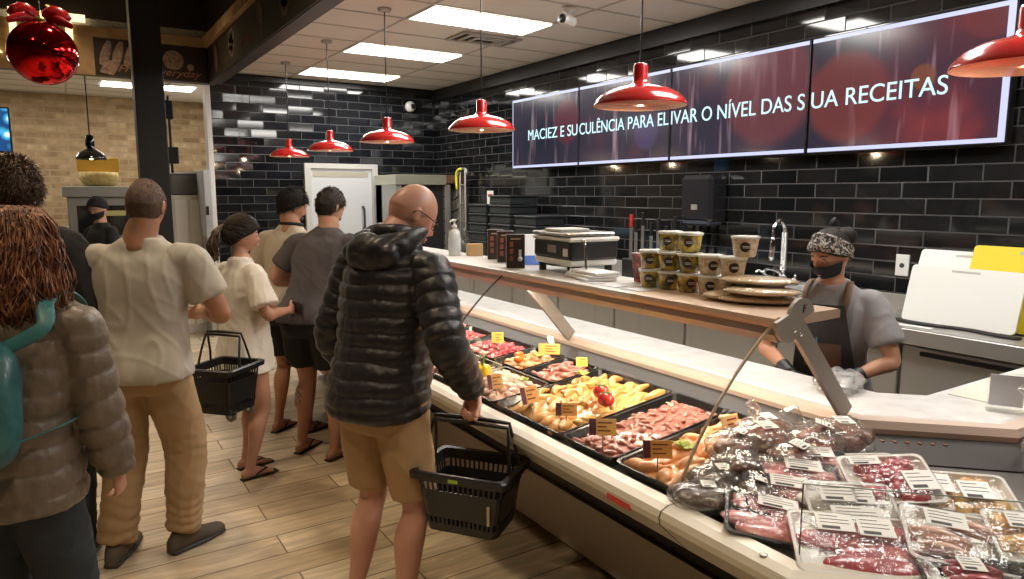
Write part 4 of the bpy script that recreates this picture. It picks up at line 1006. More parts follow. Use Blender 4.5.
# flat breads in bags
M['flatbread'] = mottled('flat_bread', (.80, .66, .46), (.68, .48, .28), (.90, .80, .64), 30, .6, .1, .3)
def flat(x, y, z, rz, lx, ly, lab, s_):
    t = thing('bread_pack', lab, 'bread', (x, y, z), rz)
    b = MB(); b.ball((0, 0, .014), (lx, ly, .014), 28, 10, lambda d: 1 + .10 * noise.noise(d * 3 + V((s_, 0, 0)))); obj('flat_bread', b, 'flatbread', t)
    b = MB(); b.ball((0, 0, .014), (lx * 1.06, ly * 1.08, .0165), 32, 12, lambda d: 1 + .10 * noise.noise(d * 4 + V((s_, 3, 0)))); obj('clear_bag', b, 'film', t)
flat(1.96, 1.53, ST, -.9, .14, .08, 'lowest pack of flat bread on the near end of the shelf', 1)
flat(1.93, 1.63, ST + .004, -.4, .09, .06, 'flat bread pack slipping left from the bread stack', 2)
flat(1.94, 1.50, ST + .031, -1.0, .12, .075, 'middle pack of flat bread in the stack', 3)
flat(1.97, 1.54, ST + .060, -1.1, .13, .08, 'topmost pack of flat bread with reddish print', 4)

# ================================================================ the wall worktop
t = thing('back_counter', 'long steel worktop with cabinets along the black tiled wall', 'counter', (3.95, 3.5, 0))
b = MB(); b.box((-.25, -5.5, .90), (.29, 4.2, .94), .004); b.box((-.255, -5.5, .86), (-.23, 4.2, .94), .004); b.box((.27, -5.5, .94), (.29, 4.2, 1.04), .002); obj('worktop', b, 'dull_steel', t)
b = MB(); b.box((-.18, -5.5, .1), (.29, 4.2, .86)); obj('carcass', b, 'darkgrey', t)
M['door_steel'] = mat('door_steel', (.50, .49, .46), .35, metal=.7)
for k in range(12):
    y = -5.4 + k * .78
    b = MB(); b.box((-.20, y, .13), (-.18, y + .76, .84), .004); d_ = obj('door', b, 'door_steel', t)
    b = MB(); b.box((-.225, y + .1, .80), (-.20, y + .66, .825), .004); obj('handle', b, 'black_plastic', d_)
# faucet
t = thing('faucet', 'chrome spring faucet behind the worker, standing on the steel worktop', 'faucet', (4.0, 2.93, .94))
b = MB(); b.lathe([(.05, 0), (.05, .01), (.025, .02), (.022, .16), (.028, .17)], seg=20); b.tube([((-.02, -.10, .13), .014), ((-.02, .10, .13), .014)], 10, 1); obj('base', b, 'chrome', t)
b = MB(); b.tube([((0, 0, .16), .012), ((0, 0, .42), .012), ((-.01, 0, .49), .012), ((-.06, 0, .53), .012), ((-.11, 0, .49), .012), ((-.12, 0, .40), .012)], 10, 4)
obj('riser', b, 'chrome', t)
b = MB()
hel = []
for q in range(360):
    a = q * .55; z = .20 + .25 * q / 360; hel.append(((.02 * cos(a), .02 * sin(a), z), .0035))
b.tube(hel, 5, 1); obj('spring', b, 'chrome', t)
b = MB(); b.tube([((-.12, 0, .41), .016), ((-.125, 0, .30), .02), ((-.13, 0, .28), .012)], 10, 2); b.tube([((-.02, 0, .18), .008), ((-.15, .0, .22), .009), ((-.20, 0, .20), .009)], 8, 3); obj('spray_head', b, 'chrome', t)
for sy in (-1, 1):
    b = MB(); b.lathe([(.02, -.01), (.022, .02), (.01, .03)], (-.02, .10 * sy, .13), 12); b.tube([((-.02, .10 * sy, .15), .007), ((-.06, .14 * sy, .19), .007), ((-.08, .15 * sy, .18), .006)], 8, 2); obj('handle', b, 'chrome', t)
# cutting boards
def cboard(a, y0, y1, x0, x1, h, m, lab, z=.945):
    t = thing('cutting_board', lab, 'cutting board', (x0, (y0 + y1) / 2, z))
    b = MB(); w_ = abs(y1 - y0) / 2; r = .02
    poly = []
    for sx, sz, a0 in ((1, 1, 0), (-1, 1, 90), (-1, -1, 180), (1, -1, 270)):
        for q in (0, 30, 60, 90):
            an = radians(a0 + q); cz = h - r if sz > 0 else r; poly.append((sx * (w_ - r) + r * cos(an), cz + r * sin(an)))
    ux = V((x1 - x0, 0, h)).normalized(); n = V((-ux.z, 0, ux.x)) * .016
    R1 = [V((0, y, 0)) + ux * z_ for y, z_ in poly]
    b.rings([R1, [p + n for p in R1]], smooth=False); obj('board', b, m, t)
    b = MB(); R2 = [V((0, y * .25, 0)) + ux * (h * .93 + (z_ - h / 2) * .035) + n * 1.02 for y, z_ in poly]; b.rings([R2, [p + n * .03 for p in R2]], smooth=False); obj('grip_slot', b, mat('slot_grey', (.45, .45, .42), .5), t)
M['board_white'] = mat('board_white', (.78, .79, .76), .45); M['board_yellow'] = mat('board_yellow', (.75, .60, .03), .45)
cboard(0, 2.12, 1.62, 4.02, 4.17, .405, 'board_white', 'tall white cutting board at the back, its left edge slanting')
cboard(0, 2.09, 1.53, 3.93, 4.02, .315, 'board_white', 'smaller white cutting board leaning in front of the other boards')
cboard(0, 1.83, 1.25, 4.00, 4.13, .44, 'board_yellow', 'bright yellow cutting board leaning at the right edge')
b = MB(); b.rings([[(3.86 + .02 * sin(q * .7), 2.25 - q * .045, .941), (3.90 + .02 * sin(q * .7), 2.25 - q * .045, .941), (3.90 + .02 * sin(q * .7), 2.25 - q * .045, .953), (3.86 + .02 * sin(q * .7), 2.25 - q * .045, .953)] for q in range(18)])
obj('rubber_mat_strip', b, 'matte_black', label='black rubber strip on the worktop along the foot of the white boards', cat='mat')
b = MB(); b.box((3.77, 1.86, .9405), (3.81, 2.04, .943), rot=.1); obj('paper_slip', b, 'paper', label='thin white paper slip on the worktop before the boards', cat='paper')
t = thing('wall_socket', 'white wall socket on the black tiles left of the white boards', 'socket', (4.25, 2.28, 1.15))
b = MB(); b.box((-.012, -.04, 0), (0, .04, .13), .003); obj('plate', b, 'white_plastic', t)
b = MB(); b.lathe([(.015, -.013), (.012, -.016)], (0, 0, .065), 12, 'x'); obj('outlet', b, 'ink', t)
# towel dispenser
t = thing('towel_dispenser', 'black paper towel dispenser on the tiled wall under the screens', 'dispenser', (4.25, 3.78, 1.42))
b = MB(); b.box((-.20, -.16, 0), (-.002, .16, .36), .03); obj('cover', b, mat('gloss_black', (.02, .02, .024), .12, coat=.6), t)
b = MB(); b.box((-.19, -.14, -.02), (-.03, .14, .05), .015); obj('window', b, mat('smoky', (.06, .07, .10), .15), t)
b = MB(); b.box((-.203, -.03, .10), (-.198, .03, .14)); obj('badge', b, 'dull_steel', t)
# knife rack and utensils standing on the worktop
t = thing('knife_rack', 'rack of knives and sharpening steels standing on the worktop before the wall', 'knife rack', (4.02, 4.35, .94))
b = MB(); b.box((-.06, -.50, 0), (.06, .14, .16), .006); obj('block', b, 'black_plastic', t)
for k, (y, h, red) in enumerate(((.08, .42, 1), (.02, .38, 0), (-.06, .44, 0), (-.16, .36, 0), (-.24, .40, 0), (-.33, .34, 0), (-.42, .42, 0))):
    b = MB(); b.box((-.015, y - .018, .12), (-.010, y + .018, h), .001); obj('blade', b, 'steel', t)
    b = MB(); b.box((-.025, y - .014, h), (.0, y + .014, h + .11), .006); obj('handle', b, mat('handle_red', (.5, .02, .02), .4) if red else 'black_plastic', t)
# black crates
def crate_stack(x, y, z, w, d, n, lab):
    for k in range(n):
        b = MB(); z0 = k * .098
        b.box((-w / 2, -d / 2, 0), (w / 2, d / 2, .075), .008); b.box((-w / 2 - .012, -d / 2 - .012, .075), (w / 2 + .012, d / 2 + .012, .094), .005)
        obj('stacking_crate', b, mat('crate_black', (.022, .026, .028), .4), loc=(x, y, z + z0), label=lab % ['lowest', 'second', 'third', 'fourth', 'fifth', 'sixth', 'seventh'][k], cat='crate', group='black crates on the worktop')
crate_stack(3.93, 6.62, .94, .32, .36, 6, '%s crate of the left stack below the screens')
crate_stack(3.95, 6.18, .94, .34, .40, 7, '%s crate of the tall middle stack')
crate_stack(3.95, 5.70, .94, .34, .36, 5, '%s crate of the right stack')
t = thing('notice', 'small white notice with a red line taped on the tiles beside the crates', 'sign', (4.25, 7.15, 1.45))
b = MB(); b.box((-.003, -.07, 0), (0, .07, .22)); obj('sheet', b, 'paper', t)
b = MB(); b.box((-.004, -.055, .17), (-.003, .055, .185)); obj('red_line', b, mat('notice_red', (.6, .08, .08), .5), t)

# stainless rotisserie oven in the back corner
t = thing('rotisserie', 'stainless rotisserie oven with dark window against the back wall', 'oven', (3.72, 8.1, 0))
b = MB(); b.box((-.40, -.35, .75), (-.33, .3, 1.75), .006); b.box((.24, -.35, .75), (.32, .3, 1.75), .006); b.box((-.40, .1, .3), (.32, .3, 1.75)); b.box((-.40, -.35, .3), (.32, .3, .78), .006); obj('frame', b, 'dull_steel', t)
b = MB(); b.box((-.42, -.38, 1.74), (.25, .3, 1.86), .006); obj('hood', b, mat('hood_steel', (.50, .50, .40), .3, metal=.6), t)
b = MB(); b.box((.25, -.38, 1.76), (.68, .3, 1.86), .006); obj('control_box', b, mat('rusty_brown', (.16, .08, .05), .4), t)
b = MB(); b.box((-.33, -.30, .78), (.24, -.28, 1.74)); obj('window', b, mat('oven_dark', (.010, .009, .008), .7), t)
b = MB(); b.box((.44, -.30, .5), (.56, .3, 1.76), .006); obj('side_post', b, mat('post_grey', (.42, .40, .33), .5), t)
for k in range(5):
    b = MB(); b.tube([((.24, -.33, 1.0 + .15 * k), .012), ((.36, -.33, .96 + .15 * k), .012), ((.43, -.33, 1.0 + .15 * k), .010)], 8, 2); obj('spit_hook', b, 'matte_black', t)
t = thing('tray_trolley', 'slim steel trolley frame with a yellow bent handle beside the rotisserie', 'trolley', (4.08, 6.9 + .35, 0))
t.location = (4.10, 7.55, 0)
b = MB()
for s_ in (-1, 1): b.tube([((.02 * s_ - .0, .10 * s_, 0), .014), ((.02 * s_, .10 * s_, 1.9), .014)], 8, 1)
for k in range(8): b.tube([((-.02, -.10, .2 + .22 * k), .008), ((.02, .10, .2 + .22 * k), .008)], 6, 1)
b.tube([((0, .1, 1.88), .014), ((0, .08, 1.93), .014), ((0, -.08, 1.93), .014), ((0, -.1, 1.88), .014)], 8, 3); obj('frame', b, 'dull_steel', t)
b = MB(); b.tube([((-.01, .13, 1.70), .018), ((-.01, .14, 1.86), .018), ((-.01, .09, 1.92), .018), ((-.01, .02, 1.93), .018)], 10, 3); obj('handle', b, mat('handle_yellow', (.70, .68, .05), .5), t)
for k in range(2):
    b = MB(); b.slab([(-.35, -.9 + .25 * k, .98), (-.30, -.9 + .25 * k, .98), (-.02, -.1 + .2 * k, 1.2), (-.07, -.1 + .2 * k, 1.2)], (0, 0, 1), .03); obj('sloping_rail', b, 'steel', t)

# clear price holder and papers on the marble at the right
t = thing('acrylic_holder', 'clear acrylic holder with white paper at the right end of the marble', 'holder', (2.60, 1.02, .926), radians(-60))
b = MB(); b.box((-.055, -.002, 0), (.055, .002, .13)); b.box((-.055, -.03, 0), (.055, .03, .003)); obj('acrylic', b, 'film', t)
b = MB(); b.box((-.05, -.006, .02), (.045, -.003, .125)); obj('paper_sheet', b, mat('printed_grey', (.55, .57, .60), .6), t)
b = MB(); b.box((2.66, 1.06, .9262), (3.05, 1.24, .9275), rot=.05); obj('paper_sheet', b, mat('cream_paper', (.72, .68, .58), .7), label='cream paper sheet lying on the marble at the right edge', cat='paper')
# ================================================================ PEOPLE
def skin_mat(name, c):
    m = mat(name, c, .45, noise_amt=.10, nscale=9, bump=.06, bscale=120, spec=.35); return m
def smoothstep(a, b, x):
    t = max(0, min(1, (x - a) / (b - a))); return t * t * (3 - 2 * t)

def head_fn(d, face=1.0):
    x, y, z = d
    p = V((x * .074, y * .095, z * .118))
    if z < 0:
        t = -z
        p.x *= 1 - .26 * t ** 1.4
        if y > 0: p.y *= 1 - .02 * t
        else: p.y *= 1 - .42 * t ** 1.1
        if t > .75: p.z *= 1 - .10 * (t - .75) * 4 * (1 if y > -.2 else .2)
    else:
        p.x *= 1 + .03 * sin(pi * z)
        if y < 0: p.y *= 1.04
    if y > 0:
        f = y ** .5
        nz = exp(-((x / .13) ** 2)) * exp(-((z + .20) / .17) ** 2); br = exp(-((x / .10) ** 2)) * exp(-((z + .02) / .14) ** 2)
        p.y += (.026 * nz + .010 * br) * face
        for s_ in (-1, 1):
            e = exp(-((x - .36 * s_) / .17) ** 2 - ((z - .02) / .11) ** 2); p.y -= .011 * e * face
            c = exp(-((x - .42 * s_) / .22) ** 2 - ((z + .28) / .18) ** 2); p.y += .004 * c
            al = exp(-((x - .13 * s_) / .06) ** 2 - ((z + .27) / .07) ** 2); p.y += .006 * al * face
        p.y += .005 * exp(-((z - .19) / .09) ** 2) * f
        for zc, hh in ((-.46, .006), (-.54, .007)): p.y += hh * exp(-(x / .26) ** 2 - ((z - zc) / .035) ** 2) * face
        p.y -= .004 * exp(-(x / .3) ** 2 - ((z + .62) / .05) ** 2) * face
        p.y += .012 * exp(-(x / .30) ** 2 - ((z + .80) / .14) ** 2)
    return p

def ik(a, c, l1, l2, pole):
    a, c = V(a), V(c); d = c - a; L_ = d.length
    if L_ > (l1 + l2) * .999: c = a + d.normalized() * (l1 + l2) * .999; d = c - a; L_ = d.length
    u = d / L_; k = (l1 * l1 - l2 * l2 + L_ * L_) / (2 * L_); h = sqrt(max(0, l1 * l1 - k * k))
    p = V(pole); p = (p - u * p.dot(u)).normalized()
    return a + u * k + p * h, c

def hand(b, w, d, n, ts, curl=(.25, .4, .3), s=1.0, spread=.05, thumb=(.6, .7, .3)):
    """palm and five fingers. w wrist, d pointing direction, n out of the palm, ts = +-1 side of the thumb"""
    w = V(w); d = V(d).normalized(); n = V(n); n = (n - d * n.dot(d)).normalized(); t = d.cross(n) * ts
    b.loft([(w - d * .015 * s, t, n, .025 * s, .018 * s), (w + d * .02 * s, t, n, .030 * s, .017 * s), (w + d * .055 * s, t, n, .039 * s, .016 * s), (w + d * .092 * s, t, n, .040 * s, .013 * s)], 16, 3, rnd=.5, e=2.5)
    for i, (ln, r) in enumerate(((.072, .0088), (.080, .009), (.075, .0088), (.058, .0078))):
        o = .0285 - .0192 * i; base = w + d * (.086 - .004 * abs(i - 1)) * s + t * o * s
        dd = (d + t * (spread * (1.5 - i))).normalized(); pts = [(base - dd * .015 * s, r * s * 1.05), (base, r * s * 1.05)]; a = 0; p = base
        cc = curl[i] if isinstance(curl[0], (list, tuple)) else [c * (1 + .06 * i) for c in curl]
        for j, fr in enumerate((.45, .30, .25)):
            a += cc[j]; v = dd * cos(a) + n * sin(a); p = p + v * ln * fr * s; pts.append((p, r * s * (1 - .07 * (j + 1))))
        b.tube(pts, 10, 2)
    tb = w + d * .022 * s + t * .026 * s; td_ = (d * thumb[0] + t * thumb[1] + n * thumb[2]).normalized(); p2 = tb + td_ * .040 * s; td2 = (d * .85 + t * .15 + n * thumb[2] * 1.2).normalized(); p3 = p2 + td2 * .030 * s; p4 = p3 + td2 * .022 * s
    b.tube([(tb - td_ * .015 * s, .013 * s), (tb, .0135 * s), (p2, .0115 * s), (p3, .0105 * s), (p4, .009 * s)], 10, 2)

class Person:
    def __init__(s, **k):
        s.k = k; s.sc = k.get('h', 1.75) / 1.75; s.lean = radians(k.get('lean', 4)); s.twist = radians(k.get('twist', 0)); s.side = radians(k.get('side', 0))
        s.hip = V(k.get('hip', (0, 0, 0))); s.f = k.get('female', False); s.w = k.get('width', 1.0); s.g = k.get('girth', 1.0)
        sw = (.165 if s.f else .188) * s.w; hw = .088
        s.SH = {q: s.T(m * sw, -.012, 1.392) for q, m in (('l', -1), ('r', 1))}
        s.HJ = {q: V((m * hw, 0, .90)) + s.hip for q, m in (('l', -1), ('r', 1))}
        s.AN = {}; s.KN = {}; s.TOE = {}
        for q, m in (('l', -1), ('r', 1)):
            fx, fy, ta, lift = k.get(q + 'foot', (m * .11, 0, m * 8, 0)); ta = radians(ta); td = V((sin(ta), cos(ta), 0)); s.TOE[q] = td
            an = V((fx, fy, .085 + lift)); s.KN[q], s.AN[q] = ik(s.HJ[q], an, .42, .415, td + V((0, .6, 0)))
        s.EL = {}; s.WR = {}; k = s.k; rzl = radians(-k['face']); inv = Matrix.Rotation(-rzl, 3, 'Z')
        for q in ('l', 'r'):
            if q + 'handw' in k: k[q + 'hand'] = (inv @ (V(k[q + 'handw']) - V((*k['loc'], 0)))) / s.sc
            if q + 'palmw' in k: k[q + 'palm'] = inv @ V(k[q + 'palmw'])
        for q, m in (('l', -1), ('r', 1)):
            hp = k.get(q + 'hand', (m * .25, .05, .86)); pole = k.get(q + 'pole', (m * .4, -1, 0)); s.EL[q], s.WR[q] = ik(s.SH[q], hp, .285, .255, pole)
        s.NK = s.T(0, -.02, 1.50); ho = V(k.get('head_off', (0, .025, .130 if k.get('female') else .122)))
        hd = k.get('head', (0, 0, 0)); s.HR = (Matrix.Rotation(radians(-hd[0]), 3, 'Z') @ Matrix.Rotation(radians(-hd[1]), 3, 'X') @ Matrix.Rotation(radians(hd[2]), 3, 'Y'))
        s.HC = s.NK + ho
        loc = k['loc']; s.loc = V((loc[0], loc[1], 0)); s.rz = radians(-k['face'])
        s.root = None
    def T(s, x, y, z):
        if z <= .92: return V((x, y, z)) + s.hip
        dz_ = z - .92; a = s.lean * smoothstep(0, .12, dz_) ; tw = s.twist * min(1, dz_ / .5)
        xx, yy = x * cos(tw) + y * sin(tw), -x * sin(tw) + y * cos(tw)
        return V((xx + sin(s.side) * dz_, yy * cos(a) + sin(a) * dz_, .92 + dz_ * cos(a) - yy * sin(a) * 1.0)) + s.hip
    def ax(s, z):
        o = s.T(0, 0, z); return (s.T(.1, 0, z) - o).normalized(), (s.T(0, .1, z) - o).normalized()
    def torso(s, b, rows, seg=32, e=2.3, per=4, rnd=.3, g=None):
        g = s.g if g is None else g; ks = []
        for z, rx, ry, yo in rows:
            X_, Y_ = s.ax(z); ks.append((s.T(0, yo, z), X_, Y_, rx, ry * g))
        b.loft(ks, seg, per, rnd=rnd, e=e)
    def hl(s, p): return s.HC + s.HR @ V(p)
    def body(s, voxel=.009, hands=('l', 'r'), legs=True, name='person'):
        b = MB(); w_ = s.w * (.9 if s.f else 1)
        s.torso(b, [(.84, .135, .09, 0), (.92, .145 * w_, .10, -.005), (1.02, .130 * w_, .088, 0), (1.12, .122 * w_, .084, .0), (1.24, .14 * w_, .092, 0), (1.34, .15 * w_, .092, 0), (1.41, .14 * w_, .075, -.01), (1.455, .09, .062, -.015), (1.50, .058, .056, -.012)], g=1)
        nr = (.050 if s.f else .062) * s.k.get('neck', 1.08)
        b.tube([(s.T(0, -.018, 1.44), nr * 1.15), (s.NK, nr), (s.hl((0, -.014, -.060)), nr * .84), (s.hl((0, -.004, -.02)), nr * .62)], 20, 4)
        R_ = []
        for i in range(1, 40):
            th = pi * i / 40; R_.append([s.hl(head_fn(V((sin(th) * cos(2 * pi * j / 48), sin(th) * sin(2 * pi * j / 48), cos(th))))) for j in range(48)])
        b.rings(R_)
        for m in (-1, 1):
            Rm = s.HR @ Matrix.Rotation(radians(18 * m), 3, 'Z') @ Matrix.Rotation(radians(-12), 3, 'X')
            b.ball(s.hl((.073 * m, -.008, -.004)), (.009, .018, .031), 12, 8, Rm=Rm); b.ball(s.hl((.076 * m, -.014, .006)), (.010, .010, .022), 10, 8, Rm=Rm)
        am = s.k.get('arm', 1.0) * (.86 if s.f else 1)
        for q, m in (('l', -1), ('r', 1)):
            S_, E_, W_ = s.SH[q], s.EL[q], s.WR[q]; c = s.T(m * .11, -.012, 1.385)
            fa = W_ - E_
            b.tube([(c, .05 * am), (S_, .051 * am), (S_.lerp(E_, .45), .050 * am), (E_, .041 * am), (E_ + fa * .28, .043 * am), (E_ + fa * .7, .032 * am), (W_, .0255 * am)], 16, 4)
            if q in hands:
                hd_ = V(s.k.get(q + 'hdir', fa)); pn = V(s.k.get(q + 'palm', (-m, 0, 0))); 
                hand(b, W_, hd_, pn, s.k.get(q + 'ts', None) or (1 if (hd_.cross(pn)).dot(V((0, 1, 0)) if abs(hd_.normalized().z) > .5 else V((-m, 0, .3))) > 0 else -1), s.k.get(q + 'curl', (.35, .5, .35)), .95 if not s.f else .88, thumb=s.k.get(q + 'thumb', (.6, .7, .3)))
        if legs:
            lm = s.k.get('leg', 1.0)
            for q, m in (('l', -1), ('r', 1)):
                H_, K_, A_, td = s.HJ[q], s.KN[q], s.AN[q], s.TOE[q]; back = -td
                sh = A_ - K_
                b.tube([(H_ + V((0, 0, .03)), .085 * lm), (H_.lerp(K_, .3), .080 * lm), (H_.lerp(K_, .7), .063 * lm), (K_, .053 * lm), (K_ + sh * .14, .050 * lm), (K_ + sh * .32 + back * .012, .056 * lm), (K_ + sh * .6, .043 * lm), (K_ + sh * .85, .032 * lm), (A_, .034)], 18, 4)
                z = A_.z - .085; sd = V((td.y, -td.x, 0)); U = V((0, 0, 1)); g_ = V((A_.x, A_.y, z))
                b.loft([(g_ - td * .048 + U * .035, sd, U, .026, .030), (g_ - td * .01 + U * .045, sd, U, .031, .042), (g_ + td * .05 + U * .036, sd, U, .036, .033), (g_ + td * .11 + U * .024, sd, U, .043, .020), (g_ + td * .145 + U * .018, sd, U, .040, .014)], 18, 3, rnd=.8)
                for i in range(5):
                    o = (-.030 + .0155 * i) * (1 if m > 0 else -1) * -1; rr = (.0125, .0095, .009, .0085, .008)[i if True else 0]
                    o = (-.028 + .0145 * i) * m; ln = (.175, .178, .170, .162, .150)[i]
                    b.ball(g_ + td * (ln - .012) + sd * o + U * .012, (rr, rr, rr), 10, 6)
                    b.tube([(g_ + td * .13 + sd * o + U * .014, rr), (g_ + td * (ln - .01) + sd * o + U * .012, rr)], 8, 1)
        me = remesh(b, voxel, 2, name)
        s.root = obj(name, me, s.k['skin'], None, tuple(s.loc), s.rz, label=s.k['label'], cat='person', group=None); s.root.scale = (s.sc,) * 3
        return s.root
    def cloth(s, name, b, m, voxel=.010, smooth=3, fold=.006, fn=None, label=None, scale=(7, 7, 2.2), seed=0):
        me = remesh(b, voxel, smooth, name) if voxel else b.mesh(name)
        if fn: displace(me, fn)
        if fold:
            sv = V((seed * 3.7, seed * 1.3, seed * 2.1))
            def fd(p, n):
                q = V((p.x * scale[0], p.y * scale[1], p.z * scale[2])) + sv
                w = noise.noise(q) + .5 * noise.noise(q * 2.3 + V((3, 3, 3)))
                r = max(0, 1 - abs(noise.noise(q * 1.6 + V((9, 1, 4)))) * 5) ** 1.5 + .6 * max(0, 1 - abs(noise.noise(V((p.x * 9 + p.z * 9, p.y * 8, p.z * 5)) + sv)) * 6)
                return fold * (w * .85 + r * .6)
            displace(me, fd)
        return obj(name, me, m, s.root, label=label)
    def shirt(s, m, hem=.86, sleeve=.62, loose=.014, name='t_shirt', label=None, fold=.007, seed=0, waist=1.0, slr=1.0, hemw=1.0, voxel=.010):
        b = MB(); w_ = s.w * (.88 if s.f else 1); l = loose
        s.torso(b, [(hem, (.178 * w_ + l * 1.3) * hemw, .138 + l, -.008), (hem + .06, (.174 * w_ + l * 1.2) * hemw, .134 + l, -.008), (1.05, .150 * w_ * waist + l * 1.3, .108 * waist + l, .002), (1.16, .152 * w_ * waist + l, .106 * waist + l, .002), (1.28, .168 * w_ + l, .112 + l * .8, 0), (1.37, .165 * w_ + l * .6, .104 + l * .4, -.004), (1.415, .150 * w_ + l * .2, .085, -.010), (1.452, .112 * w_, .072, -.016), (1.485, .076, .066, -.018)], rnd=.06, e=2.5)
        for q, m_ in (('l', -1), ('r', 1)):
            S_, E_ = s.SH[q], s.EL[q]; W_ = s.WR[q]; c = s.T(m_ * .09, -.012, 1.372)
            a_ = .058 * slr * (.88 if s.f else 1)
            if sleeve <= 1:
                en = S_.lerp(E_, sleeve)
                b.tube([(c, a_ * 1.0), (S_ + V((0, 0, -.004)), a_ * 1.0), (S_.lerp(E_, sleeve * .55), a_ * 1.06 + l * .4), (en, a_ * 1.10 + l * .7)], 22, 4, rnd=.05)
            else:
                b.tube([(c, a_ * 1.05), (S_, a_ * 1.05 + l * .3), (S_.lerp(E_, .5), a_ * 1.0 + l * .4), (E_, a_ * .92 + l * .35), (E_.lerp(W_, .5), a_ * .80 + l * .3), (E_.lerp(W_, sleeve - 1), a_ * .64 + l * .25)], 22, 4, rnd=.2)
        return s.cloth(name, b, m, voxel, 5, fold, label=label, seed=seed)
    def bottoms(s, m, top=1.02, length=1.0, r0=.100, r1=.082, r2=.070, name='trousers', fold=.006, label=None, seed=3, glute=1.0, rings=0, voxel=.010):
        """length: <1 ends on the thigh, 1..2 continues to the ankle"""
        b = MB(); w_ = s.w
        s.torso(b, [(.80, .155 * w_, .108, -.005), (.88, .172 * w_, .122, -.01), (.95, .166 * w_, .118, -.006), (1.0, .152 * w_, .108, 0), (top, .148 * w_, .104, 0)], rnd=.1, e=2.4, g=max(1, s.g * .97))
        for q, m_ in (('l', -1), ('r', 1)):
            H_, K_, A_ = s.HJ[q], s.KN[q], s.AN[q]
            b.ball(H_ + V((0, -.052, -.01)), (.088, .085 * glute, .092), 16, 12)
            if length <= 1:
                e_ = H_.lerp(K_, length); b.tube([(H_ + V((0, 0, .02)), r0), (H_.lerp(K_, length * .5), r0 * .98), (e_, r1)], 24, 4, rnd=.04)
            else:
                e_ = K_.lerp(A_, length - 1) + V((0, 0, 0)); b.tube([(H_ + V((0, 0, .02)), r0), (H_.lerp(K_, .5), (r0 + r1) / 2), (K_, r1), (K_.lerp(e_, .5), (r1 + r2) / 2), (e_, r2)], 24, 5, rnd=.1)
        fn = None
        if rings:
            hz = min(s.AN['l'].z, s.AN['r'].z)
            def fn(p, n):
                k = smoothstep(hz + .30, hz + .02, p.z) + .35 * exp(-((p.z - .50) / .07) ** 2)
                return rings * k * (abs(sin(p.z * 62 + 3 * noise.noise(p * 6) + p.x * 8)) - .5)
        return s.cloth(name, b, m, voxel, 2, fold, fn, label=label, seed=seed, scale=(6, 6, 3))
    def shoes(s, m, name='shoe', sole='ink'):
        for q, m_ in (('l', -1), ('r', 1)):
            td = s.TOE[q]; A_ = s.AN[q]; sd = V((td.y, -td.x, 0)); U = V((0, 0, 1)); g_ = V((A_.x, A_.y, A_.z - .085))
            b = MB(); b.loft([(g_ - td * .065 + U * .045, sd, U, .030, .040), (g_ - td * .02 + U * .062, sd, U, .040, .058), (g_ + td * .06 + U * .048, sd, U, .044, .044), (g_ + td * .13 + U * .034, sd, U, .050, .030), (g_ + td * .195 + U * .028, sd, U, .040, .022)], 20, 4, rnd=.8, e=2.3)
            sh = obj(name, b, m, s.root)
            b = MB(); b.loft([(g_ - td * .07 + U * .012, sd, U, .034, .012), (g_ + td * .0 + U * .012, sd, U, .042, .012), (g_ + td * .10 + U * .012, sd, U, .052, .012), (g_ + td * .20 + U * .012, sd, U, .042, .012)], 20, 4, rnd=.8, e=3); obj('sole', b, sole, sh)
    def flipflops(s, m='matte_black'):
        for q, m_ in (('l', -1), ('r', 1)):
            td = s.TOE[q]; A_ = s.AN[q]; sd = V((td.y, -td.x, 0)); U = V((0, 0, 1)); g_ = V((A_.x, A_.y, A_.z - .085))
            b = MB(); b.loft([(g_ - td * .062 + U * .004, sd, U, .032, .007), (g_ + td * .02 + U * .004, sd, U, .036, .007), (g_ + td * .11 + U * .004, sd, U, .050, .007), (g_ + td * .185 + U * .004, sd, U, .040, .007)], 18, 4, rnd=.9, e=2.6)
            b.T = Matrix.Identity(4); f_ = obj('flip_flop', b, m, s.root)
            b = MB()
            for k in (-1, 1): b.tube([(g_ + td * .135 + sd * -.012 * m_ + U * .022, .005), (g_ + td * .10 + sd * .022 * k + U * .048, .006), (g_ + td * .03 + sd * .040 * k + U * .035, .006), (g_ + td * .01 + sd * .042 * k + U * .008, .005)], 8, 3, flat=.6)
            obj('strap', b, m, f_)
    def hair_cap(s, m, off=.004, line=None, rough=0.0, name='hair', thick=None, seed=0, label=None):
        line = line or (lambda d: .5 * d.y - .02)
        b = MB(); N1, N2 = 56, 64; grid = []
        for i in range(N1 + 1):
            th = pi * (i + .02) / (N1 + .04); row = []
            for j in range(N2):
                d = V((sin(th) * cos(2 * pi * j / N2), sin(th) * sin(2 * pi * j / N2), cos(th))); p = head_fn(d)
                k = smoothstep(-.02, .12, d.z - line(d))
                o = off * k + (thick(d) * k if thick else 0) + rough * k * (noise.noise(d * 5 + V((seed, 0, 0))) + .6 * noise.noise(d * 12 + V((seed, 4, 0))))
                row.append((d, p + d * (o + .0012) if k > 0 else p * .93))
            grid.append(row)
        vs = [[b.v(s.hl(p)) for d, p in r] for r in grid]
        for i in range(N1):
            for j in range(N2):
                ds = (grid[i][j][0], grid[i][(j + 1) % N2][0], grid[i + 1][(j + 1) % N2][0], grid[i + 1][j][0])
                if all(d.z > line(d) - .08 for d in ds): b.f([vs[i][j], vs[i][(j + 1) % N2], vs[i + 1][(j + 1) % N2], vs[i + 1][j]])
        loose = [v_ for v_ in b.bm.verts if not v_.link_faces]; bmesh.ops.delete(b.bm, geom=loose, context='VERTS')
        return obj(name, b, m, s.root, label=label)
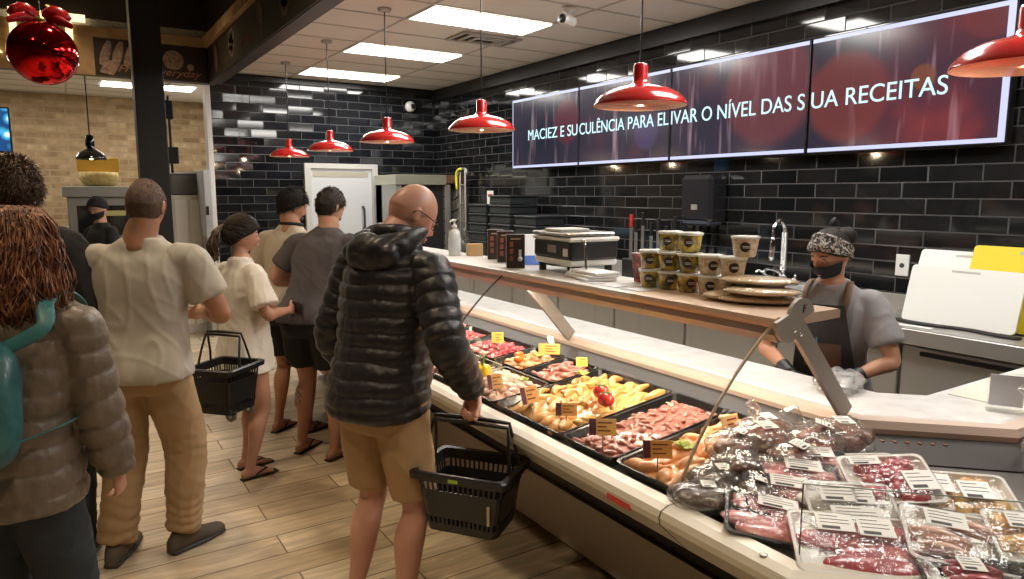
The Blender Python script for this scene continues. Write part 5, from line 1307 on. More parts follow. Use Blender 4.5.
    def strands(s, b, roots, path, n, rad, seg=4, wob=.01, freq=9, seed=0):
        r_ = random.Random(seed)
        for i in range(n):
            d0 = roots(r_); P0 = s.hl(head_fn(d0) * 1.02); pts = []; ph = 9 * noise.noise(d0 * 2.6) + r_.uniform(-.5, .5); ph2 = 9 * noise.noise(d0 * 2.6 + V((7, 7, 7))) + r_.uniform(-.5, .5); ww = wob * r_.uniform(.6, 1.4); ex = path(r_, d0)
            for j, q in enumerate(ex):
                t = j / (len(ex) - 1); pts.append((P0 + V(q) + V((cos(ph + t * freq), sin(ph2 + t * freq), 0)) * ww * min(1, t * 3), rad * r_.uniform(.8, 1.2) * (1 - .6 * t)))
            b.tube(pts, seg, 3)
    def fuzz(s, m, line, off, n, ln, seed=0, r=.0011):
        r_ = random.Random(seed); b = MB(); back = V((0, -.35, -1))
        for i in range(n):
            a = r_.uniform(0, 2 * pi); z = r_.uniform(-.75, 1); q = sqrt(1 - z * z); d = V((q * cos(a), q * sin(a), z))
            if z < line(d) - .06 + r_.uniform(0, .10): continue
            p = head_fn(d) + d * off * .8; t = (back - d * back.dot(d)) * .8 + d * .5 + V((r_.uniform(-.5, .5), r_.uniform(-.5, .5), r_.uniform(-.3, .3))); t = t.normalized() * ln * r_.uniform(.7, 1.3)
            b.tube([(s.hl(p), r), (s.hl(p + t * .6 + d * ln * .12), r), (s.hl(p + t), r * .4)], 3, 1, rnd=0)
        return obj('hair_strands', b, m, s.root)
    def face(s, iris=(.10, .05, .03), brow='hair_dark', closed=False):
        for m_ in (-1, 1):
            c = s.hl((.0275 * m_, .0765, .003)); 
            b = MB(); b.ball(c, (.0125,) * 3, 16, 10); e_ = obj('eye', b, mat('eye_white', (.50, .46, .42), .25), s.root)
            b = MB(); b.ball(c + s.HR @ V((0, .0095, -.002)), (.0058, .004, .0058), 12, 8); obj('iris', b, mat('iris', iris, .1), e_)
            b = MB(); b.ball(c + s.HR @ V((0, .0008, .0048)), (.0152, .0142, .0125), 16, 10); obj('eyelid', b, s.k['skin'], e_)
            b = MB(); b.tube([(s.hl((.012 * m_, .090, .022)), .0028), (s.hl((.028 * m_, .0885, .029)), .0035), (s.hl((.046 * m_, .074, .024)), .002)], 8, 3); obj('eyebrow', b, brow, s.root)
        b = MB(); b.tube([(s.hl((-.022, .088, -.057)), .003), (s.hl((-.007, .098, -.0535)), .0052), (s.hl((.007, .098, -.0535)), .0052), (s.hl((.022, .088, -.057)), .003)], 8, 3); b.tube([(s.hl((-.019, .088, -.060)), .003), (s.hl((0, .097, -.064)), .006), (s.hl((.019, .088, -.060)), .003)], 8, 3)
        obj('lips', b, mat('lips', (.50, .20, .17), .35), s.root)

M['hair_dark'] = mat('hair_dark', (.012, .008, .006), .55, noise_amt=.4, nscale=80, bump=.5, bscale=220, spec=.3)
M['hair_stubble'] = mat('hair_stubble', (.105, .062, .044), .7, noise_amt=.3, nscale=60)
M['hair_fuzz'] = mat('hair_brown_strands', (.07, .036, .020), .45, noise_amt=.4, nscale=60)
M['skin_a'] = skin_mat('skin_warm', (.52, .28, .19)); M['skin_b'] = skin_mat('skin_tan', (.46, .23, .14)); M['skin_c'] = skin_mat('skin_rosy', (.60, .32, .24))
M['tee_beige'] = mat('tee_beige', (.47, .43, .37), .9, sheen=.2, bump=.12, bscale=300); M['khaki'] = mat('khaki_cotton', (.40, .27, .15), .85, bump=.15, bscale=250, noise_amt=.10, nscale=6)
M['tee_white'] = mat('tee_white', (.74, .69, .62), .9, bump=.1, bscale=300); M['tee_cream'] = mat('tee_cream', (.50, .43, .34), .9, bump=.1, bscale=300); M['tee_grey'] = mat('tee_grey', (.085, .075, .080), .9, bump=.12, bscale=300)
M['black_cloth'] = mat('black_cloth', (.012, .012, .014), .85, bump=.1, bscale=200); M['tan_short'] = mat('tan_shorts', (.42, .27, .14), .85, bump=.15, bscale=250, noise_amt=.08, nscale=5)
M['puffer_black'] = mat('puffer_black', (.012, .012, .016), .42, sheen=.1, bump=.25, bscale=45, spec=.5); M['puffer_taupe'] = mat('puffer_taupe', (.15, .115, .085), .42, sheen=.15, bump=.3, bscale=40)
M['denim'] = mat('dark_denim', (.025, .035, .05), .8, bump=.2, bscale=260, noise_amt=.25, nscale=14)

def puff(P, pitch=.062, amp=.009, arms=True, zoff=0.0):
    """quilted channels across the torso and round each sleeve"""
    segs = [(P.SH[q], P.EL[q], P.WR[q]) for q in ('l', 'r')]
    def dseg(p, a, c):
        d = c - a; t = max(0, min(1, (p - a).dot(d) / d.length_squared)); return (p - (a + d * t)).length, t * d.length
    def f(p, n):
        best = None
        for S_, E_, W_ in segs:
            d1, t1 = dseg(p, S_, E_); d2, t2 = dseg(p, E_, W_)
            if d1 <= d2: dd, tt = d1, t1
            else: dd, tt = d2, (E_ - S_).length + t2
            if best is None or dd < best[0]: best = (dd, tt)
        sgn = noise.noise(p * 7) * .25
        ph_t = (p.z + zoff) / pitch + sgn; ph_a = best[1] / pitch + sgn
        w = smoothstep(.105, .085, best[0]) * smoothstep(.0, .06, best[1])
        wave = lambda ph: abs(sin(pi * ph)) ** .55
        wr = .18 * noise.noise(V((p.x * 45, p.y * 45, p.z * 20)))
        return amp * ((1 - w) * wave(ph_t) + w * wave(ph_a) - .55 + wr)
    return f

# ---- bald man in black puffer jacket with tan shorts, holding a basket
P = Person(h=1.73, loc=(.945, 2.395), face=64, lean=11, neck=1.15, skin='skin_c', width=1.0, girth=1.08, label='bald person with glasses in a black puffer jacket and tan shorts, holding a basket',
           head=(28, 32, 0), head_off=(.025, .08, .092), lfoot=(-.13, -.04, -4, 0), rfoot=(.12, -.05, 10, 0), rhandw=(1.214, 2.175, .925), rpole=(.5, -1, 0), rhdir=(.0, -.12, -1), rpalmw=(-.8, -.6, 0), rcurl=(1.0, 1.15, .8), rts=None, rthumb=(.5, .45, .8), lhand=(-.26, .16, .90), lpole=(-.5, -1, 0), leg=1.05)
P.body(.0065); jack = P
b = MB(); l = .034; w_ = 1.08
P.torso(b, [(.855, .182, .150, -.012), (.885, .192, .160, -.012), (.97, .190, .156, -.005), (1.08, .185, .150, .004), (1.20, .188, .148, .0), (1.32, .192, .140, -.004), (1.40, .168, .118, -.010), (1.455, .125, .098, -.012), (1.50, .095, .085, -.012), (1.545, .082, .080, -.005)], rnd=.15, e=2.5, g=1.05)
for q, m_ in (('l', -1), ('r', 1)):
    S_, E_, W_ = P.SH[q], P.EL[q], P.WR[q]
    b.tube([(P.T(m_ * .09, -.012, 1.37), .078), (S_ + V((0, 0, -.004)), .076), (S_.lerp(E_, .5), .074), (E_, .070), (E_.lerp(W_, .5), .066), (E_.lerp(W_, .9), .052), (E_.lerp(W_, .98), .040)], 22, 4, rnd=.3)
P.cloth('puffer_jacket', b, 'puffer_black', .0075, 2, .003, puff(P, .056, .010), seed=2)
b = MB()   # hood lying on the shoulders
hc = P.T(0, -.085, 1.475)
X_, Y_ = P.ax(1.4)
for k in range(9):
    a = -pi * .02 + (pi * 1.04) * k / 8
pts = []
for k in range(13):
    a = pi * (-.06 + 1.12 * k / 12); pts.append((P.T(.108 * cos(a), -.015 - .115 * sin(a), 1.500 - .065 * sin(a) + .02 * abs(cos(a))), .030 + .024 * sin(a)))
b.tube(pts, 18, 3, flat=1.0)
b.ball(P.T(0, -.135, 1.435), (.125, .050, .070), 24, 14)
def hoodfn(p, n): return .007 * abs(sin(p.x * 38 + 2.5 * noise.noise(p * 7))) ** .6 + .007 * noise.noise(p * 26) - .004
P.cloth('hood', b, 'puffer_black', .0075, 2, 0, hoodfn)
P.bottoms('tan_short', top=.96, length=.88, r0=.102, r1=.090, name='shorts', fold=.006, glute=.92, seed=5)
b = MB(); b.tube([(P.T(-.0, -.128, .965), .004), (P.T(0.0, -.13, .90), .003)], 6, 1); 
P.shoes(mat('shoe_dark', (.03, .03, .03), .6))
b = MB()
for m_ in (-1, 1):
    pts = [(P.hl((.033 * m_ + .022 * cos(a), .101 - .010 * abs(cos(a)), .004 + .017 * sin(a))), .0018) for a in [2 * pi * j / 16 for j in range(17)]]
    b.tube(pts, 6, 1); b.tube([(P.hl((.055 * m_, .092, .010)), .0022), (P.hl((.078 * m_, .05, .012)), .0022), (P.hl((.082 * m_, -.01, .014)), .0022), (P.hl((.079 * m_, -.028, -.004)), .002)], 6, 2)
b.tube([(P.hl((-.011, .100, .006)), .0018), (P.hl((.011, .100, .006)), .0018)], 6, 1)
g_ = obj('glasses', b, 'black_plastic', P.root)
b = MB()
for m_ in (-1, 1): b.lathe([(.021, -.0008), (.021, .0008)], (0, 0, 0), 16, 'y'); 
for v_ in b.bm.verts: pass
b.bm.free()
P.face()
P.hair_cap(mat('scalp_stubble', (.54, .29, .215), .42), off=.0008, line=lambda d: .55 * d.y - .15 if d.y < .0 else .55 * d.y - .1, label='close shaved scalp')
b = MB()   # pale blue face mask pulled under the chin
pts = [(P.hl((.060 * sin(a), .085 * cos(a) * 1.0 - .0, -.098 - .012 * cos(a))), .016) for a in [radians(-70 + 14 * j) for j in range(11)]]
b.tube(pts, 12, 2, flat=.5); obj('face_mask', b, mat('mask_blue', (.40, .52, .60), .8), P.root, label='pale blue face mask under the chin')

# ---- shopper in beige tee and khaki trousers
P = Person(h=1.72, loc=(.240, 3.43), face=27, lean=3, side=3.5, neck=1.12, head_off=(.018, .03, .118), skin='skin_b', width=1.08, label='person with a shaved head in a beige tee and khaki trousers, seen from behind', head=(-4, 8, 0),
           lfoot=(-.15, -.04, -3, 0), rfoot=(.115, .05, 34, 0), rhand=(.18, .27, 1.10), rpole=(.7, -.6, -.3), lhand=(-.22, .22, 1.02), lpole=(-.6, -.6, -.6), leg=1.05, arm=1.1)
P.body(.009); teeman = P
P.shirt('tee_beige', hem=.86, sleeve=.66, loose=.020, fold=.009, seed=1, slr=1.15)
P.bottoms('khaki', top=1.0, length=1.97, r0=.112, r1=.092, r2=.076, fold=.007, rings=.012, seed=4)
P.shoes(mat('shoe_brown_grey', (.10, .08, .06), .7))
P.hair_cap('hair_stubble', off=.0035, line=lambda d: .55 * d.y - .26 if d.y < 0 else .62 * d.y - .26, rough=.0006)
P.fuzz('hair_stubble', lambda d: .55 * d.y - .26 if d.y < 0 else .62 * d.y - .26, .003, 2200, .007, 1, .0009)

# ---- woman in white tee, ponytail, flip flops
P = Person(h=1.51, loc=(.83, 4.20), face=72, lean=2, female=True, skin='skin_a', width=1.0, label='person with a dark ponytail in a long white tee and flip flops', head=(22, 6, 0),
           lfoot=(-.09, .02, 4, 0), rfoot=(.10, -.06, 2, 0), rhand=(.17, .24, 1.12), rpole=(.5, -.7, -.3), lhand=(-.17, .22, 1.10), lpole=(-.6, -.6, -.2), leg=1.06, arm=1.05)
P.body(.008)
P.shirt('tee_white', hem=.73, sleeve=.80, loose=.030, fold=.009, seed=6, hemw=1.08, slr=1.25, name='long_t_shirt')
P.bottoms('black_cloth', top=.96, length=.2, r0=.088, r1=.088, name='shorts', fold=.0, glute=.8)
P.flipflops(); P.face()
P.hair_cap('hair_dark', off=.022, line=lambda d: (.55 * d.y - .12 if d.y > 0 else .6 * d.y - .12), rough=.004, thick=lambda d: .012 * max(0, -d.y))
b = MB()
P.strands(b, lambda r: V((r.uniform(-.25, .25), -1, r.uniform(.15, .45))).normalized(), lambda r, d: [(0, 0, 0), (r.uniform(-.01, .01), -.04, .012), (r.uniform(-.03, .03), -.085 + r.uniform(-.015, .01), -.03), (r.uniform(-.035, .035), -.10 + r.uniform(-.03, .02), -.10), (r.uniform(-.035, .035), -.085 + r.uniform(-.03, .02), -.17 + r.uniform(-.03, .03))], 110, .0075, wob=.006, seed=3)
obj('ponytail', b, mat('hair_brown', (.075, .045, .028), .45, noise_amt=.4, nscale=50), P.root, label='brown streaked ponytail')
b = MB(); r_ = random.Random(5); de = V((0, -1, .30)).normalized()
for i in range(330):
    a = r_.uniform(0, 2 * pi); z = r_.uniform(-.5, 1); q = sqrt(1 - z * z); d0 = V((q * cos(a), q * sin(a), z))
    if d0.z < .55 * d0.y - .12: continue
    pts = []
    for j in range(7):
        t = j / 6 * r_.uniform(.9, 1); d = (d0.lerp(de, t)); d = d.normalized(); pts.append((P.hl(head_fn(d) + d * (.0235 + .012 * max(0, -d.y) + r_.uniform(-.001, .004))), .0022 * (1.2 - .4 * abs(t - .5))))
    b.tube(pts, 4, 1)
obj('hair_strands', b, mat('hair_brown_combed', (.035, .020, .013), .5, noise_amt=.5, nscale=60, spec=.3), P.root)
b = MB(); b.lathe([(.018, -.008), (.024, 0), (.018, .008)], (0, 0, 0), 14, 'y'); o = obj('hair_tie', b, 'ink', P.root, tuple(P.hl((0, -.125, .04))), rot=P.HR.to_euler())
b = MB(); b.box((-.055, -.012, -.035), (.055, .012, .035), .006); obj('phone', b, 'black_plastic', None, tuple(Matrix.Translation(P.loc) @ Matrix.Rotation(P.rz, 4, 'Z') @ (V((.16, .31, 1.13)) * P.sc)), P.rz, label='dark phone held by the person in the white tee', cat='phone')

# ---- man in cream tee and dark shorts at the back
P = Person(h=1.69, loc=(1.22, 4.78), face=52, lean=8, side=3, skin='skin_b', label='person in a cream tee and dark shorts behind the grey tee shopper', head=(30, 22, 0),
           lfoot=(-.10, 0, -5, 0), rfoot=(.12, .04, 12, 0), rhand=(.16, .28, 1.08), rpole=(.6, -.6, -.2), lhand=(-.17, .27, 1.06), lpole=(-.6, -.6, -.2))
P.body(.010); P.shirt('tee_cream', hem=.90, sleeve=.7, loose=.016, seed=7, slr=1.1, voxel=.011); P.bottoms('black_cloth', top=1.0, length=.80, r0=.105, r1=.100, name='shorts', voxel=.011); P.flipflops(); P.face()
P.hair_cap('hair_dark', off=.010, line=lambda d: .6 * d.y - .20 if d.y < 0 else .6 * d.y - .14, rough=.002)
P.fuzz('hair_dark', lambda d: .6 * d.y - .20 if d.y < 0 else .6 * d.y - .14, .012, 1500, .022, 2, .0016)
b = MB(); b.tube([(P.hl((.06 * sin(a), .078 * cos(a), -.085)), .012) for a in [radians(-85 + 17 * j) for j in range(11)]], 8, 2, flat=.5); obj('beard', b, 'hair_dark', P.root)
b = MB(); b.tube([(P.T(.075 * cos(a), -.012 + .07 * sin(a), 1.492), .012) for a in [2 * pi * j / 20 for j in range(21)]], 10, 1); obj('dark_collar', b, 'black_cloth', P.root)

# ---- man in grey tee with tattooed calf
P = Person(h=1.70, loc=(1.235, 4.26), face=48, lean=15, side=8, skin='skin_a', width=1.05, girth=1.05, label='person in a dark grey tee and black shorts with a tattooed calf', head=(16, 14, 0),
           lfoot=(-.12, .04, 0, 0), rfoot=(.15, -.02, 14, 0), rhand=(.18, .26, 1.06), rpole=(.6, -.6, -.2), lhand=(-.10, .25, 1.10), lpole=(-.8, -.5, -.2), leg=1.12, arm=1.15)
P.body(.009); P.shirt('tee_grey', hem=.90, sleeve=.66, loose=.018, seed=8, slr=1.15); P.bottoms('black_cloth', top=1.0, length=.72, r0=.114, r1=.112, name='shorts'); P.flipflops(); P.face()
P.hair_cap(mat('hair_short_dark', (.03, .018, .013), .6, bump=.4, bscale=250), off=.006, line=lambda d: .6 * d.y - .20 if d.y < 0 else .6 * d.y - .20, rough=.0012)
P.fuzz('hair_dark', lambda d: .6 * d.y - .20, .007, 1800, .014, 3, .0013)
mt = mottled('tattoo_ink', (.10, .085, .075), (.45, .27, .19), scale=75, rough=.5, coat=0, bump=0, lo=.45, hi=.55)
for q, c_ in (('l', 1), ('r', 1)):
    K_, A_, td = P.KN[q], P.AN[q], P.TOE[q]; sh = A_ - K_
    b = MB(); R_ = []
    for i in range(10):
        t = .12 + .34 * i / 9; cc = K_ + sh * t - td * (.012 * sin(pi * min(1, t * 1.6))); r = (.0525 + .0075 * sin(pi * min(1, max(0, (t - .05) / .55)))) * 1.12 * .955
        wd = .75 * sin(pi * (i + .6) / 10.2)
        R_.append([cc + V((cos(a), sin(a), 0)) * r for a in [-pi / 2 - .5 + wd * (j - 5) / 5 for j in range(11)]])
    b.rings(R_, cap=False, closed=False); obj('tattoo', b, mt, P.root)

# ---- woman at the left with curly hair, taupe puffer and teal backpack
P = Person(h=1.595, loc=(-.195, 2.49), face=24, lean=3, side=8, female=True, skin='skin_c', width=1.0, girth=1.10, label='person with curly reddish hair in a taupe puffer coat wearing a teal backpack, left foreground', head=(-12, 8, 0),
           lfoot=(-.12, 0, -5, 0), rfoot=(.12, -.03, 8, 0), rhand=(.30, .08, .85), rpole=(.6, -1, 0), rhdir=(.0, .25, -1), rpalm=(-1, .1, 0), rcurl=(.45, .7, .5), lhand=(-.28, .15, .9), lpole=(-.5, -1, 0))
P.body(.0075); left = P
b = MB()
P.torso(b, [(.80, .215, .160, -.005), (.85, .218, .165, -.005), (.95, .205, .158, 0), (1.08, .188, .150, .004), (1.20, .188, .146, .0), (1.32, .188, .136, -.004), (1.40, .165, .118, -.010), (1.455, .135, .10, -.012), (1.50, .10, .088, -.012), (1.545, .088, .084, -.005)], rnd=.12, e=2.5, g=1.0)
for q, m_ in (('l', -1), ('r', 1)):
    S_, E_, W_ = P.SH[q], P.EL[q], P.WR[q]
    b.tube([(P.T(m_ * .09, -.012, 1.37), .080), (S_ + V((0, 0, -.006)), .080), (S_.lerp(E_, .5), .078), (E_, .074), (E_.lerp(W_, .5), .068), (E_.lerp(W_, .92), .058), (E_.lerp(W_, .99), .045)], 22, 4, rnd=.3)
P.cloth('puffer_coat', b, 'puffer_taupe', .0085, 2, .005, puff(P, .085, .013), seed=9)
P.bottoms('denim', top=.95, length=1.97, r0=.118, r1=.092, r2=.075, name='jeans', fold=.006, rings=.006)
P.shoes('matte_black')
hc_ = mottled('hair_red_brown', (.10, .036, .018), (.26, .10, .045), (.42, .22, .11), scale=30, rough=.42, coat=.05, bump=.8)
P.hair_cap(hc_, off=.014, line=lambda d: .5 * d.y - .3, rough=.006, seed=4, label='curly reddish brown hair')
b = MB()
def rts(r):
    a = r.uniform(-2.9, -.24); z = 1 - 1.25 * r.random() ** .9; q = sqrt(max(0, 1 - z * z)); return V((q * cos(a), q * sin(a), z))
def pth(r, d):
    p0 = head_fn(d); rad0 = sqrt(p0.x ** 2 + p0.y ** 2) + 1e-4; u = V((d.x, d.y, 0)).normalized(); R1 = .138 * r.uniform(.82, 1.08); g = max(0, R1 - rad0); zb = -.205 * r.uniform(.75, 1.15) - p0.z
    return [V((0, 0, 0)), u * g * .35 + V((0, 0, .018 * max(0, d.z))), u * g * .75 + V((0, 0, zb * .10)), u * g + V((0, 0, zb * .35)), u * g * 1.05 + V((r.uniform(-.012, .012), -.01, zb * .68)), u * g * .9 + V((r.uniform(-.02, .02), -.015, zb))]
P.strands(b, rts, pth, 1700, .0048, seg=3, wob=.014, freq=11, seed=8)
obj('curls', b, hc_, P.root)
b = MB(); b.tube([(P.T(.095 * cos(a), -.012 + .092 * sin(a), 1.535 - .01 * sin(a)), .034) for a in [2 * pi * j / 24 for j in range(25)]], 14, 1); P.cloth('collar', b, 'puffer_taupe', .008, 1, .004)
# backpack: carried, a thing of its own
wm = Matrix.Translation(P.loc) @ Matrix.Rotation(P.rz, 4, 'Z') @ Matrix.Scale(P.sc, 4)
bp_ = thing('backpack', 'teal leather backpack on the back of the curly haired person', 'backpack', tuple(P.loc), P.rz); bp_.scale = (P.sc,) * 3
teal = mottled('teal_leather', (.018, .085, .095), (.035, .14, .15), scale=14, rough=.42, coat=.15, bump=.25)
b = MB()
P.torso(b, [(.99, .12, .055, -.225), (1.02, .155, .075, -.23), (1.12, .160, .085, -.235), (1.25, .145, .075, -.225), (1.33, .11, .055, -.205), (1.36, .07, .035, -.19)], e=3, rnd=.4, g=1)
for v_ in b.bm.verts: v_.co.x -= .03
me = remesh(b, .008, 3, 'bag_body'); displace(me, lambda p, n: .006 * noise.noise(p * 9)); obj('bag_body', me, teal, bp_)
b = MB(); P.torso(b, [(1.04, .11, .022, -.312), (1.07, .125, .028, -.316), (1.14, .125, .028, -.316), (1.17, .11, .022, -.305)], e=3.5, rnd=.4, g=1)
for v_ in b.bm.verts: v_.co.x -= .03
obj('front_pocket', b, teal, bp_)
for m_ in (-1, 1):
    b = MB(); x0 = -.03 + .085 * m_
    b.tube([(P.T(x0, -.185, 1.34), .022), (P.T(x0 + .05 * m_ + .04, -.165, 1.40), .024), (P.T(.118 * m_, -.11, 1.468), .026), (P.T(.125 * m_, -.03, 1.500), .026), (P.T(.125 * m_, .10, 1.455), .026), (P.T(.13 * m_, .165, 1.36), .024), (P.T(.15 * m_, .175, 1.22), .02), (P.T(.20 * m_, .10, 1.12), .014), (P.T(.205 * m_, -.06, 1.08), .012), (P.T(.13 * m_ - .03, -.22, 1.05), .012)], 12, 4, flat=.32, up=(1, 0, 0))
    obj('shoulder_strap', b, mat('teal_strap', (.035, .15, .17), .45), bp_)
b = MB(); b.tube([(P.T(-.10, -.20, 1.35), .009), (P.T(-.09, -.21, 1.41), .009), (P.T(-.05, -.21, 1.41), .009), (P.T(-.04, -.20, 1.35), .009)], 8, 3); obj('top_handle', b, teal, bp_)

# ---- man at the far left in black jacket
P = Person(h=1.79, loc=(-.17, 3.57), face=16, lean=2, skin='skin_c', width=.93, girth=1.0, label='short haired person in a black jacket at the far left, behind the curly haired one', head=(-22, 4, 0),
           rhand=(.27, .12, .9), lhand=(-.27, .12, .9))
P.body(.010); P.shirt('black_cloth', hem=.84, sleeve=1.94, loose=.028, name='jacket', fold=.008, seed=11, slr=1.08, voxel=.011); P.bottoms('denim', top=.98, length=1.97, r0=.108, r1=.085, r2=.075, name='jeans', voxel=.012, rings=.006); P.shoes('matte_black')
P.hair_cap(mat('hair_brown_short', (.075, .038, .02), .5, noise_amt=.4, nscale=60, bump=.7, bscale=180), off=.012, line=lambda d: .5 * d.y - .22 if d.y < 0 else .6 * d.y - .15, rough=.005)
P.fuzz(M['hair_fuzz'], lambda d: .5 * d.y - .22 if d.y < 0 else .6 * d.y - .15, .014, 1900, .030, 4, .0018)
b = MB(); b.tube([(P.T(.085 * cos(a), -.012 + .08 * sin(a), 1.515), .026) for a in [2 * pi * j / 20 for j in range(21)]], 12, 1); obj('collar', b, 'black_cloth', P.root)

# ---- bakery worker all in black
P = Person(h=1.60, loc=(.32, 8.0), face=238, lean=4, female=True, skin='skin_a', label='masked bakery worker in black before the grey oven', head=(-20, 18, 0), rhand=(.16, .28, 1.08), rpole=(.6, -.5, -.2), lhand=(-.16, .28, 1.05), lpole=(-.6, -.5, -.2))
P.body(.012); P.shirt('black_cloth', hem=.84, sleeve=1.9, loose=.02, name='jacket', seed=12, voxel=.013); P.bottoms('black_cloth', length=1.95, voxel=.014); P.shoes('matte_black'); P.face()
P.hair_cap('black_cloth', off=.022, line=lambda d: .5 * d.y + .02, rough=.004, name='cap')
def mask(P, m, top=-.10):
    b = MB(); R_ = []
    for i in range(12):
        z = top - .72 * i / 11; row = []
        for j in range(25):
            a = radians(10 + 160 * j / 24); q = sqrt(max(.02, 1 - z * z)); d = V((q * cos(a), q * sin(a), z)); p = head_fn(d, 0)
            ctr = sin(a) ** 2
            p = p + V((0, .022 * ctr * exp(-((z + .3) / .5) ** 2) + .004, 0)) + V((d.x, 0, 0)) * .006; row.append(P.hl(p))
        R_.append(row)
    b.rings(R_ + [[p + (P.HR @ V((0, -.004, 0))) for p in r] for r in reversed(R_)], cap=False, closed=False); return obj('face_mask', b, m, P.root)
mask(P, 'black_cloth')

# ---- worker behind the counter
P = Person(h=1.52, loc=(2.80, 1.78), face=250, lean=13, female=True, skin='skin_b', width=1.12, girth=1.1, label='masked butcher worker with patterned headband, grey tee and dark apron behind the case', head=(26, 20, 0), head_off=(0, .048, .115),
           rhand=(.10, .36, 1.05), rpole=(.9, -.3, -.5), lhand=(-.15, .36, 1.06), lpole=(-.8, -.5, -.4), lhdir=(.8, .45, -.25), lpalm=(.3, -.2, -1), lcurl=(.5, .6, .4), rhdir=(-.6, .6, -.3), rpalm=(-.3, -.2, -1))
P.body(.0075); wk = P
P.shirt(mat('tee_work_grey', (.27, .26, .27), .9, bump=.1, bscale=300), hem=.85, sleeve=.72, loose=.018, seed=13, slr=1.2)
P.bottoms('black_cloth', length=1.95, voxel=.013); P.shoes('matte_black')
b = MB()
def apr(z0, z1, w0, w1, n=14, yo=.152, off=0):
    R_ = []
    for i in range(n + 1):
        z = z0 + (z1 - z0) * i / n; w = w0 + (w1 - w0) * (i / n) ** 1.2; row = []
        for j in range(21):
            x = w * (j - 10) / 10; y = yo * sqrt(max(0, 1 - (x / .27) ** 2)) + off - .012 * (1 if z > 1.3 else 0) * (z - 1.3) * 8; row.append(P.T(x, y, z))
        R_.append(row)
    return R_
R1 = apr(.66, 1.42, .19, .095); b.rings(R1, cap=False, closed=False); b.rings([[p + V((0, .004, 0)) for p in r] for r in R1], cap=False, closed=False)
ap = obj('apron', b, mat('apron_black', (.015, .014, .015), .6, bump=.2, bscale=200), P.root)
b = MB(); R1 = apr(1.10, 1.23, .085, .085, 6, .158, .003); b.rings(R1, cap=False, closed=False); obj('leather_pocket', b, mat('leather_brown', (.10, .05, .03), .5), ap)
b = MB(); b.tube([(P.T(.02, .166, 1.20), .003), (P.T(.022, .168, 1.26), .003)], 6, 1); obj('pen', b, mat('pen_blue', (.1, .3, .6), .3), ap)
for m_ in (-1, 1):
    b = MB(); b.tube([(P.T(.08 * m_, .135, 1.35), .014), (P.T(.095 * m_, .10, 1.43), .014), (P.T(.09 * m_, .02, 1.488), .014), (P.T(.075 * m_, -.07, 1.46), .014), (P.T(.02 * m_, -.13, 1.36), .014)], 10, 3, flat=.3, up=(1, 0, 0)); obj('shoulder_strap', b, mat('strap_leather', (.16, .09, .05), .5), ap)
for q, m_ in (('l', -1), ('r', 1)):
    b = MB(); E_, W_ = P.EL[q], P.WR[q]; b.tube([(E_.lerp(W_, .70), .036), (E_.lerp(W_, .85), .033), (W_, .030)], 16, 2, rnd=.2)
    hd_ = V(P.k[q + 'hdir']); pn = V(P.k[q + 'palm']); ts = 1 if (hd_.cross(pn)).dot(V((-m_, 0, .3))) > 0 else -1
    hand(b, W_, hd_, pn, ts, (.35, .5, .35) if q == 'r' else P.k['lcurl'], .98)
    me = remesh(b, .0055, 1, 'glove'); obj('glove', me, mat('glove_black', (.014, .014, .016), .4), P.root)
P.face(); mask(P, 'black_cloth', -.16)
P.hair_cap('hair_dark', off=.012, line=lambda d: .55 * d.y - .08, rough=.003)
b = MB(); R_ = []
M['headband'] = mottled('headband_print', (.02, .018, .018), (.55, .50, .45), (.10, .08, .07), scale=70, rough=.8, coat=0, bump=.1, lo=.5, hi=.54)
for i in range(11):
    row = []
    for j in range(41):
        a = 2 * pi * j / 40; tl = radians(26); d = (V((cos(a), sin(a) * cos(tl), sin(a) * sin(tl))) + V((0, -sin(tl), cos(tl))) * (.02 + .075 * i * (.50 + .50 * sin(a)) + .02 * i)).normalized()
        row.append(P.hl(head_fn(d) + d * (.019 + .003 * sin(i * .9)))) 
    R_.append(row)
b.rings(R_, cap=False); obj('headband', b, 'headband', P.root)
b = MB(); b.ball(P.hl((-.01, -.118, .050)), (.045, .042, .045), 20, 12, lambda d: 1 + .12 * noise.noise(d * 6)); obj('hair_bun', b, 'hair_dark', P.root)

# plastic bag held over the marble by the gloved hands
b = MB(); b.ball((0, 0, 0), (.15, .08, .028), 40, 20, lambda d: 1 + .35 * noise.noise(d * 3) + .18 * abs(noise.noise(d * 8)))
for v_ in b.bm.verts: v_.co.z = max(v_.co.z, -.023)
obj('plastic_bag', b, plastic_film('white_bag', (.95, .95, .95), .5, .45, .2), None, (2.41, 1.50, .950), .5, label='crumpled translucent bag on the marble under the worker gloves', cat='bag')

